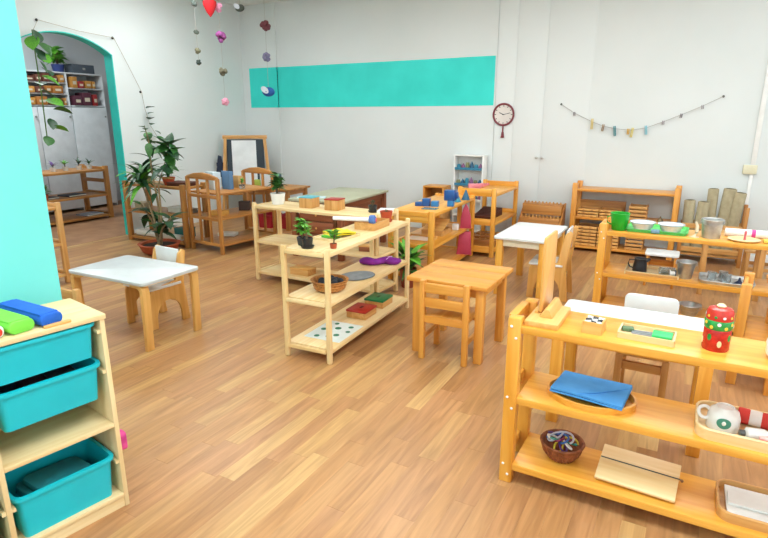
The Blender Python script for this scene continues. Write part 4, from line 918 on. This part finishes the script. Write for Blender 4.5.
for k, (x, y, lb) in enumerate(((.18, 4.42, 'small glass pitcher beside the tray edge'), (.25, 4.47, 'small glass pitcher at the back of the steel tray'), (.27, 4.40, 'small glass pitcher in front on the steel tray'))):
    o = thing('glass_pitcher', lb, 'pitcher', (x, y, G2+.0045), k)
    part('body', MB().lathe([(.022, 0), (.03, .015), (.026, .05), (.03, .062), (.026, .062), (.022, .05), (.024, .014)], 18), glassM, o); part('handle', MB().tube([(.026, 0, .052), (.046, 0, .048), (.046, 0, .02), (.028, 0, .016)], .003, 6), glassM, o)
o = thing('funnel', 'navy plastic funnel on the steel pouring tray', 'funnel', (.345, 4.39, G2+.0045)); part('cone', MB().lathe([(.038, 0), (.036, .004), (.008, .03), (.006, .05), (.004, .05), (.006, .03), (.03, .002)], 18), mat('navy_plastic', '#24304C', .4), o); part('rim', MB().lathe([(.04, 0), (.04, .003)], 18), mat('navy_plastic', '#24304C', .4), o)
# low stool with white top seen through that shelf
t = thing('white_stool', 'small white topped stool behind the pail shelf', 'stool', (-.18, 5.42, 0), .0)
part('seat', MB().prism(rrect(.27, .24, .03, 4), .275, .292), whiteM, t, .003)
for sx in (-1, 1): part('side_panel', MB().prism([(-.12, 0), (-.07, 0), (-.05, .12), (.05, .12), (.07, 0), (.12, 0), (.11, .275), (-.11, .275)], sx*.11-.01, sx*.11+.01, 'x'), W('amber', 'z'), t, .003)
part('stretcher', bx(-.10, .10, -.01, .01, .17, .22), W('amber', 'x'), t, .003)
# wooden table behind the pail shelf (white jug corner) and far chair
table('wooden_table', 'sand coloured low table between the pail shelf and the rug holder', (.34, 5.42, 0), 0, .50, .42, .50, W('sand', 'x'), 'sand', .04, .01, .02, True)
slat_chair('sand coloured slat chair beside the low table near the conduit', (.62, 5.95, 0), PI/2, 'sand', .62, .30, .30, .30)

# ================================================================ left side: shelf, slatted bookcase, plants, easel
shelf('display_shelf', 'brown shelf standing behind the big potted plant', (-5.47, 4.53, 0), -.0, 1.02, .36, .72, (.06, .375, .69), 'brown', (.055, .05), .028, True, rail_h=.0)
o = thing('paper_roll', 'thick white paper roll on the lowest brown board', 'paper roll', (-5.50, 4.42, .06+.036), 0)
part('roll', MB().lathe([(.02, -.38), (.035, -.38), (.035, .38), (.02, .38)], 18, TR(0, 0, 0, 0, PI/2)), mat('roll_white', '#E9E8E0', .7), o); part('core', MB().lathe([(.018, -.382), (.018, .382)], 12, TR(0, 0, 0, 0, PI/2)), W('ply', 'x'), o)
for k, (x, z, cl, lb, s) in enumerate(((-5.22, .375, '#E6E2D6', 'cream box on the middle brown board', (.1, .08, .05)), (-5.05, .375, '#8A8478', 'grey box on the middle brown board', (.06, .07, .04)), (-5.12, .69, '#5A2E22', 'flat dark red tray on top of the brown shelf', (.14, .1, .03)), (-5.25, .06, '#2E7A78', 'teal box on the lowest brown board', (.08, .09, .1)), (-5.85, .375, '#B7A98A', 'tan box at the wall end of the middle brown board', (.06, .08, .06)))):
    o = thing('storage_box', lb, 'box', (x-.03, 4.53+(.08 if z < .1 else 0), z), .1*k if z > .1 else 0); m_ = mat('box_%d' % k, cl, .6)
    part('box_body', bx(-s[0], s[0], -s[1], s[1], 0, s[2]), m_, o, .004); part('lid', bx(-s[0]-.003, s[0]+.003, -s[1]-.003, s[1]+.003, s[2], s[2]+.012), m_, o, .002)
# slatted end bookcase
BX0, BX1, BY0, BY1 = -4.87, -4.37, 4.36, 5.16
t = thing('slatted_bookcase', 'brown bookcase with slatted curved end panels beside the big plant', 'bookcase', ((BX0+BX1)/2, (BY0+BY1)/2, 0), -.10)
w2, d2 = .25, .40
for sy in (-1, 1):
    yy = sy*d2; e = []
    for sx in (-1, 1): part('end_post', bx(sx*w2-.02, sx*w2+.02, yy-.018, yy+.018, 0, .82), W('brown', 'z'), t, .006)
    cr = [(-w2+.0, .80), (w2, .80), (w2, .83), (.12, .862), (0, .872), (-.12, .862), (-w2, .83)]
    part('crest_rail', MB().prism(cr, yy-.016, yy+.016, 'y'), W('brown', 'x'), t, .004)
    for x in (-.085, .085):
        part('end_slat', bx(x-.016, x+.016, yy-.009, yy+.009, .11, .80), W('brown', 'z'), t, .003)
    for z in (.10, .38, .62): part('end_rail', bx(-w2+.02, w2-.02, yy-.012, yy+.012, z-.02, z+.015), W('brown', 'x'), t, .003)
for z in (.10, .39, .66): part('shelf_board', bx(-w2+.01, w2-.01, -d2+.02, d2-.02, z-.022, z), W('brown', 'y'), t, .003)
for k, (x, y, z, s, cl, nm, lb) in enumerate(((-4.76, 4.62, .66, (.08, .05, .19), '#CFE0E8', 'c1', 'pale blue carton standing on top of the slatted bookcase'), (-4.62, 4.70, .66, (.06, .03, .20), '#5E86B0', 'c2', 'blue striped carton on top of the slatted bookcase'),
        (-4.70, 4.88, .66, (.10, .05, .13), '#C9A36A', 'c3', 'tan low box on top of the slatted bookcase'), (-4.62, 4.55, .39, (.08, .06, .05), '#D9A24E', 'c4', 'orange box on the middle board of the bookcase'), (-4.75, 4.78, .10, (.10, .07, .035), '#E4E6DE', 'c5', 'white flat box on the lowest board of the bookcase'), (-4.62, 4.95, .39, (.06, .06, .10), '#4A3A34', 'c6', 'dark box at the back of the middle bookcase board'))):
    o = thing('carton', lb, 'carton', (x, y, z), .15*k-.2); m_ = mat('carton_'+nm, cl, .6)
    part('carton_body', bx(-s[0], s[0], -s[1], s[1], 0, s[2]), m_, o, .003); part('flap', bx(-s[0], s[0], -s[1]-.001, 0, s[2], s[2]+.004), mat('flap_'+nm, tuple(min(1, c*1.15) for c in lin(cl)[:3])+(1,), .6), o)
bushy('potted_grass', 'small green plant in glass pot on the slatted bookcase', 'potted plant', (-4.50, 4.80, .66), (.03, .038, .05), 'lance', leafL, 14, .06, .05, .05, glassM, None, (.4, 1.3))
# low brown table with things, red boxes below
table('brown_table', 'brown low table in the corner before the easel', (-4.93, 5.92, 0), .02, .75, .50, .55, W('brown', 'x'), 'brown', .05, .01, .025, True)
for k, (x, y) in enumerate(((-5.02, 5.86), (-4.76, 5.93))):
    o = thing('red_crate', 'red plastic crate under the brown corner table', 'crate', (x, y, 0), .1*k, 'red crates under the brown table')
    part('crate_wall', MB().shell(rrect(.22, .26, .02, 3), .17, .006, .01), mat('red_plastic', '#B02030', .4), o); part('rim', MB().tube([(*p, .17) for p in rrect(.22, .26, .02, 3)+[rrect(.22, .26, .02, 3)[0]]], .006, 5), mat('red_plastic', '#B02030', .4), o)
for k, (x, y, s, cl, lb) in enumerate(((-5.05, 5.85, (.09, .02, .20), '#D8DEE6', 'white picture card standing on the brown corner table'), (-4.88, 5.86, (.06, .03, .17), '#3F5E8C', 'blue carton standing on the brown corner table'), (-5.16, 5.80, (.04, .04, .08), '#A8B84C', 'green jar shaped box on the brown corner table'))):
    o = thing('carton', lb, 'carton', (x, y, .55), .2*k); m_ = mat('tab_carton_%d' % k, cl, .6)
    part('carton_body', bx(-s[0], s[0], -s[1], s[1], 0, s[2]), m_, o, .003); part('flap', bx(-s[0]*.9, s[0]*.9, -s[1]*.8, s[1]*.8, s[2], s[2]+.005), m_, o)
# easel
EA = math.radians(38)
t = thing('easel', 'wooden easel with white sheet clipped to a dark board in the corner', 'easel', (-5.72, 6.22, 0), EA)
for sx in (-1, 1):
    part('front_leg', MB().prism([(sx*.36-.022, 0), (sx*.36+.022, 0), (sx*.27+.022, 1.19), (sx*.27-.022, 1.19)], -.015, .015, 'y', TR(0, -.12, 0, -.10)), W('sand', 'z'), t, .004)
    part('rear_leg', MB().prism([(sx*.34-.018, 0), (sx*.34+.018, 0), (sx*.27+.018, 1.17), (sx*.27-.018, 1.17)], -.012, .012, 'y', TR(0, .20, 0, .17)), W('sand', 'z'), t, .004)
part('top_rail', MB().box(-.31, .31, -.02, .02, 1.15, 1.20, TR(0, -.12, 0, -.10)), W('sand', 'x'), t, .004)
part('chalkboard', MB().box(-.26, .26, .0, .012, .40, 1.145, TR(0, -.12, 0, -.10)), mat('chalkboard', '#2E3A44', .7), t, .002)
part('paper_sheet', MB().box(-.19, .15, -.006, -.001, .36, 1.13, TR(0, -.12, 0, -.10)), mat('easel_paper', '#E6EAEC', .7), t)
part('ledge', MB().box(-.33, .33, -.07, .01, .36, .40, TR(0, -.12, 0, -.10)), W('brown', 'x'), t, .004)
o = thing('hanging_apron', 'dark blue apron hanging on the side of the easel', 'apron', (-6.02, 6.0, .62), EA)
part('cloth', sheet(.10, .05, 0, .004, 6, 4, 0, .02), mat('navy_cloth', '#2A3448', .9), o, rot=(PI/2-.1, 0, 0), loc=(0, 0, .17)); part('cloth_drape', MB().prism([(-.07, 0), (.06, -.02), (.03, .28), (-.02, .30)], -.012, .012, 'y'), mat('navy_cloth', '#2A3448', .9), o, .006)

# ---------------------------------------------------------------- big plant on the floor
t = thing('large_potted_plant', 'tall leafy plant in a low terracotta bowl on the floor', 'potted plant', (-5.07, 4.06, 0))
part('bowl_pot', MB().lathe([(.13, 0), (.18, .03), (.21, .10), (.225, .115), (.19, .115), (.17, .07)], 26), terra, t); part('soil', MB().lathe([(.12, .06), (.19, .09), (.05, .1)], 20), soilM, t)
pr_rng = random.Random(21)
ST = [[(0, 0, .09), (-.05, .01, .35), (-.14, 0, .65), (-.24, .02, .86)], [(.03, 0, .09), (.04, .03, .42), (.06, .02, .75), (.19, .04, 1.02), (.27, .05, 1.2)], [(-.03, .02, .09), (-.12, .03, .36), (-.26, .02, .52)], [(.02, -.03, .09), (.14, -.05, .3), (.28, -.05, .42)], [(0, .02, .09), (.0, .04, .5), (-.06, .05, .95), (-.06, .05, 1.22), (-.10, .05, 1.36)]]
mb = MB()
for q in ST: mb.tube(q, [.016, .013, .010, .007, .004][:len(q)], 6)
part('stem', mb, mat('pale_trunk', '#9A8664', .8, '#7C6A4C', 30), t)
def along(s, f):
    f *= len(s)-1; i = min(int(f), len(s)-2); u = f-i; return tuple(s[i][k]*(1-u)+s[i+1][k]*u for k in range(3))
U = pr_rng.uniform
for k in range(44):   # arching dracaena head
    leaf(t, 'sword', (leafM, leafD, leafM, leafL)[k % 4], along(ST[0], U(.75, 1)), U(0, 6.28), U(-.1, 1.25), U(.22, .33), wide=1.6)
for k in range(20):   # broad rubber-plant leaves
    leaf(t, 'oval', (leafD, leafM)[k % 2], along(ST[1], U(.6, 1)), U(0, 6.28), U(-.9, .9), U(.16, .22), U(-.5, .5), .95)
for k in range(6): leaf(t, 'oval', leafD, along(ST[1], U(.92, 1)), k*1.05, U(.5, 1.2), U(.16, .2), 0, .8)
for k in range(44):
    q = ST[(2, 3, 2, 3, 4)[k % 5]]
    leaf(t, 'lance', (leafD, leafM, leafD)[k % 3], along(q, U(.3, .75 if q is ST[4] else 1)), U(0, 6.28), U(-.6, .8), U(.15, .24), 0, 1.3)
for k in range(7): leaf(t, 'round', leafM, along(ST[4], .72+.04*k), U(0, 6.28), U(-.3, .8), U(.06, .09))
# plants on the brown shelf
bushy('potted_dracaena', 'spiky green plant in red clay pot on the brown shelf', 'potted plant', (-5.32, 4.48, .69), (.05, .075, .09), 'sword', leafM, 22, .22, .05, .05, mat('red_terracotta', '#C04E2A', .55, '#A63E20', 7), None, (.2, 1.2))
bushy('potted_rubber_plant', 'broad leaved plant in pale glazed pot at the brown shelf end', 'potted plant', (-5.68, 4.47, .69), (.05, .07, .08), 'lance', leafD, 26, .22, .12, .1, mat('glazed_pot', '#A8B07C', .4, '#8E9868', 9), None, (-.2, 1.2))

# ---------------------------------------------------------------- room beyond the arch
KX = -8.55
t = thing('white_wall_unit', 'tall white wall unit with open shelves in the room beyond the arch', 'cabinet', (KX-.2, 5.0, 0))
KW = 1.10; wp = mat('unit_white', '#DDE1E4', .5)
for y in (-KW-.35, -.02+.5-.0, KW-.02): part('upright', bx(-.18, .2, y, y+.02, 0, 2.09), wp, t, .002)
part('top', bx(-.18, .2, -KW-.35, KW, 2.08, 2.10), wp, t, .002); part('back', bx(-.2, -.18, -KW-.35, KW, 0, 2.09), wp, t)
for z in (1.60, 1.86): part('open_shelf', bx(-.18, .2, .52, KW-.02, z-.0, z+.02), wp, t, .002)
for z in (1.60, 1.77, 1.93): part('open_shelf', bx(-.18, .2, -KW-.33, .48, z, z+.02), wp, t, .002)
for (a, b_) in ((-KW-.33, -.56), (-.55, -.03), (-.02, .49), (.50, KW-.01)):
    dr = part('door', bx(.2, .218, a, b_, .05, 1.59), wp, t, .003); part('knob', MB().lathe([(.008, 0), (.008, .015), (.016, .02), (.014, .032), (.004, .034)], 10, TR(.218, b_-.04, 1.45, 0, PI/2)), metalM, dr)
bk = [('#B07030', 'tan'), ('#6A3A2C', 'brown'), ('#A82E30', 'red'), ('#3A3340', 'dark'), ('#C48A40', 'orange'), ('#5A2A3A', 'maroon'), ('#8A6A4A', 'khaki')]
rb = random.Random(5)
def stack(y0, y1, z, group, names, hmax):
    y = y0
    while y < y1-.05:
        w_ = rb.uniform(.10, .18); w_ = min(w_, y1-y); cl, nm = rb.choice(names); h = rb.uniform(.55, .95)*hmax
        o = thing('storage_box', '%s box %s' % (nm, group), 'box', (KX-.08, y+w_/2, z), rb.uniform(-.05, .05), 'boxes '+group)
        m_ = mat('unit_box_'+nm, cl, .7); part('box_body', bx(-.1, .1, -w_/2+.01, w_/2-.01, 0, h), m_, o, .004); part('label_strip', bx(.1, .102, -w_/4, w_/4, h*.3, h*.6), mat('strip_cream', '#D9CDB4', .7), o)
        y += w_
stack(5.55, 5.96, 1.62, 'on the lower open shelf by the unit end', bk[2:4]+bk[5:6], .21)
stack(5.55, 5.96, 1.88, 'on the upper open shelf by the unit end', bk[0:1]+bk[2:5], .18)
for z, g in ((1.62, 'on the lowest open shelf near the vine'), (1.79, 'on the second open shelf near the vine'), (1.95, 'on the third open shelf near the vine')): stack(4.55, 5.45, z, g, bk[0:2]+bk[4:5], .125)
bushy('potted_ivy', 'leafy green plant in blue pot on top of the white unit', 'potted plant', (KX-.1, 5.45, 2.10), (.07, .09, .11), 'oval', leafL, 60, .15, .22, .28, mat('blue_pot', '#2E3E7A', .4), None, (-.3, 1.2))
o = thing('storage_case', 'long dark grey case on top of the white unit', 'case', (KX-.1, 5.78, 2.10)); part('case_body', bx(-.1, .1, -.17, .2, 0, .13), mat('case_grey', '#4C5560', .7), o, .01); part('clasp', bx(.1, .106, .0, .04, .05, .08), metalM, o)
# wooden console
t = shelf('console_shelf', 'brown wooden console with tiny pots beyond the arch', (-7.85, 4.45, 0), PI/2, 1.70, .60, .76, (.06, .36, .715), 'brown', (.06, .06), .03, True, rail_h=.03)
part('upper_end_rail', bx(.79, .83, -.24, .24, .52, .57), W('brown', 'y'), t, .004)
for k, (y, cl, nm, lm) in enumerate(((4.62, '#6E5AA0', 'purple flowered', mat('flower_purple', '#7C5A9C', .6)), (4.80, '#fff', 'leafy', leafL), (5.0, '#fff', 'dark leaved', leafD), (5.16, '#fff', 'sprouting', leafM))):
    bushy('tiny_potted_plant', '%s plant in tiny white pot on the brown console' % nm, 'potted plant', (-7.78, y, .715), (.03, .042, .06), 'lance', lm, 12, .09, .06, .05, mat('white_ceramic', '#F0F2F0', .25), None, (.3, 1.4))
for (x, y, z, lb, cl) in ((-7.8, 4.85, .36, 'dark folder lying on the middle console board', '#4A5056'), (-7.75, 5.05, .06, 'pale blue folder on the lowest console board', '#B8C4D4'), (-7.8, 4.45, .36, 'black folder on the middle console board near the arch', '#2E3236')):
    o = thing('folder', lb, 'folder', (x, y, z), .1); m_ = mat('folder_'+cl[1:], cl, .6); part('cover', bx(-.12, .12, -.14, .14, 0, .02), m_, o, .003); part('pages', bx(-.115, .122, -.135, .135, .004, .016), mat('paper', '#EDE9DC', .8), o)
bushy('potted_herb', 'green leafy plant on the middle board of the console', 'potted plant', (-7.65, 4.36, .36), (.05, .06, .08), 'oval', leafL, 14, .14, .1, .1, terra, None, (-.1, 1))
o = thing('clay_pot', 'round brown clay pot on the floor by the arch', 'pot', (-6.52, 4.78+1.2, .0)); part('body', MB().lathe([(.09, 0), (.13, .08), (.12, .16), (.09, .2), (.1, .21), (.08, .21), (.1, .15)], 20), mat('brown_pot', '#9C4A2A'), o); part('soil', MB().lathe([(.05, .15), (.08, .18)], 14), soilM, o)

# ---------------------------------------------------------------- vine strung over the arch
t = thing('climbing_vine', 'climbing houseplant vine strung on wires around the arch', 'vine', (XL+.03, 3.8, 2.3))
wire = [(.05, -.19, -.02), (0, -.086, .11), (0, .35, .055), (0, .777, .033), (0, .93, -.26), (0, 1.08, -.555), (0, 1.10, -.75), (.01, 1.145, -.951), (.1, 1.2, -1.15)]
part('wire', MB().tube(wire, .0026, 5), mat('wire_tan', '#A89C88', .8), t)
for k in (1, 3, 5): part('pin', MB().lathe([(.012, 0), (.016, .01), (.008, .02)], 8, TR(wire[k][0]-.03, wire[k][1], wire[k][2], 0, PI/2)), darkgreyM, t)
vine = [(.06, -.21, -1.05), (.06, -.20, -.62), (.06, -.20, -.27), (.05, -.19, .0)]
part('vine_stem', MB().tube(vine, .007, 6), mat('vine_green', '#5C7A3C', .6), t)
vr = random.Random(4)
for k in range(15):
    p = along(vine, k/14); leaf(t, 'round', (leafM, leafL, leafD)[k % 3], (p[0]+.02, p[1]+vr.uniform(-.02, .10), p[2]), vr.uniform(-.9, 1.4), vr.uniform(-1.1, .1), vr.uniform(.13, .20), vr.uniform(-.5, .5), .85)
for k in range(7):
    p = along(wire[6:], k/6); leaf(t, 'round', leafM if k % 2 else leafD, (p[0]+.02, p[1], p[2]), vr.uniform(-1.0, 1.0), vr.uniform(-.8, .4), vr.uniform(.08, .12))

# ---------------------------------------------------------------- hanging garlands
def garland(label, x, y, items):
    t = thing('hanging_garland', label, 'garland', (x, y, R['z'])); zs = [i[0] for i in items]
    part('string', MB().tube([(0, 0, 0), (0, 0, min(zs)-R['z'])], .002, 5), stringM, t)
    for (z, r, cl, kind) in items:
        r *= 1.12
        z -= R['z']; m_ = mat('garland_'+cl[1:], cl, .8, tuple(c*.5 for c in lin(cl)[:3])+(1,), 60)
        if kind == 'pom':
            mb = MB(); g = random.Random(int(r*1e4)+int(-z*100))
            for k in range(14):
                v = Vector((g.gauss(0, 1), g.gauss(0, 1), g.gauss(0, 1))).normalized()*r*.62
                mb.ball((v.x, v.y, z+v.z), r*.42, 7, 5)
            part('pompom', mb, m_, t)
        elif kind == 'straw':
            part('berry', MB().lathe([(.004, z-r*1.5), (r*.5, z-r*.9), (r*.9, z+.0), (r*.95, z+r*.5), (r*.4, z+r*.9)], 16), m_, t)
            for k in range(5): leaf(t, 'lance', leafM, (0, 0, z+r*.85), k*1.26, .1, r*1.1)
        else:
            part('bird', MB().ball((0, 0, z), r, 12, 8, 1.3, .7, .8), m_, t); part('wing', MB().prism(oval(r*.9, r*.5, 12), -.006, .006, 'y', TR(-r*.3, -r*.6, z+r*.3, 0, .5, 0)), mat('garland_white', '#DCE2EA', .8), t)
GX = -5.3
garland('hanging string of small dark pompoms near the left wall', GX-.1, 5.16, [(2.72, .032, '#55605A', 'pom'), (2.41, .03, '#50584E', 'pom'), (2.21, .034, '#7C7A60', 'pom'), (2.08, .03, '#3C463E', 'pom')])
garland('hanging string with red strawberry near the left wall', GX, 5.31, [(2.72, .075, '#D01F28', 'straw')])
garland('hanging string of purple and grey pompoms with pink tail', GX, 5.45, [(2.72, .05, '#EFA6C6', 'pom'), (2.39, .062, '#9A4E8E', 'pom'), (1.99, .048, '#77715C', 'pom'), (1.63, .045, '#EBA0B8', 'pom')])
garland('hanging string with a dark moth ornament near the left wall', GX, 5.82, [(2.77, .05, '#4C544C', 'bird')])
garland('hanging string of maroon and lilac pompoms with blue bird', GX, 6.29, [(2.62, .065, '#7A4048', 'pom'), (2.23, .055, '#8A86A8', 'pom'), (1.78, .07, '#2F5EA8', 'bird')])
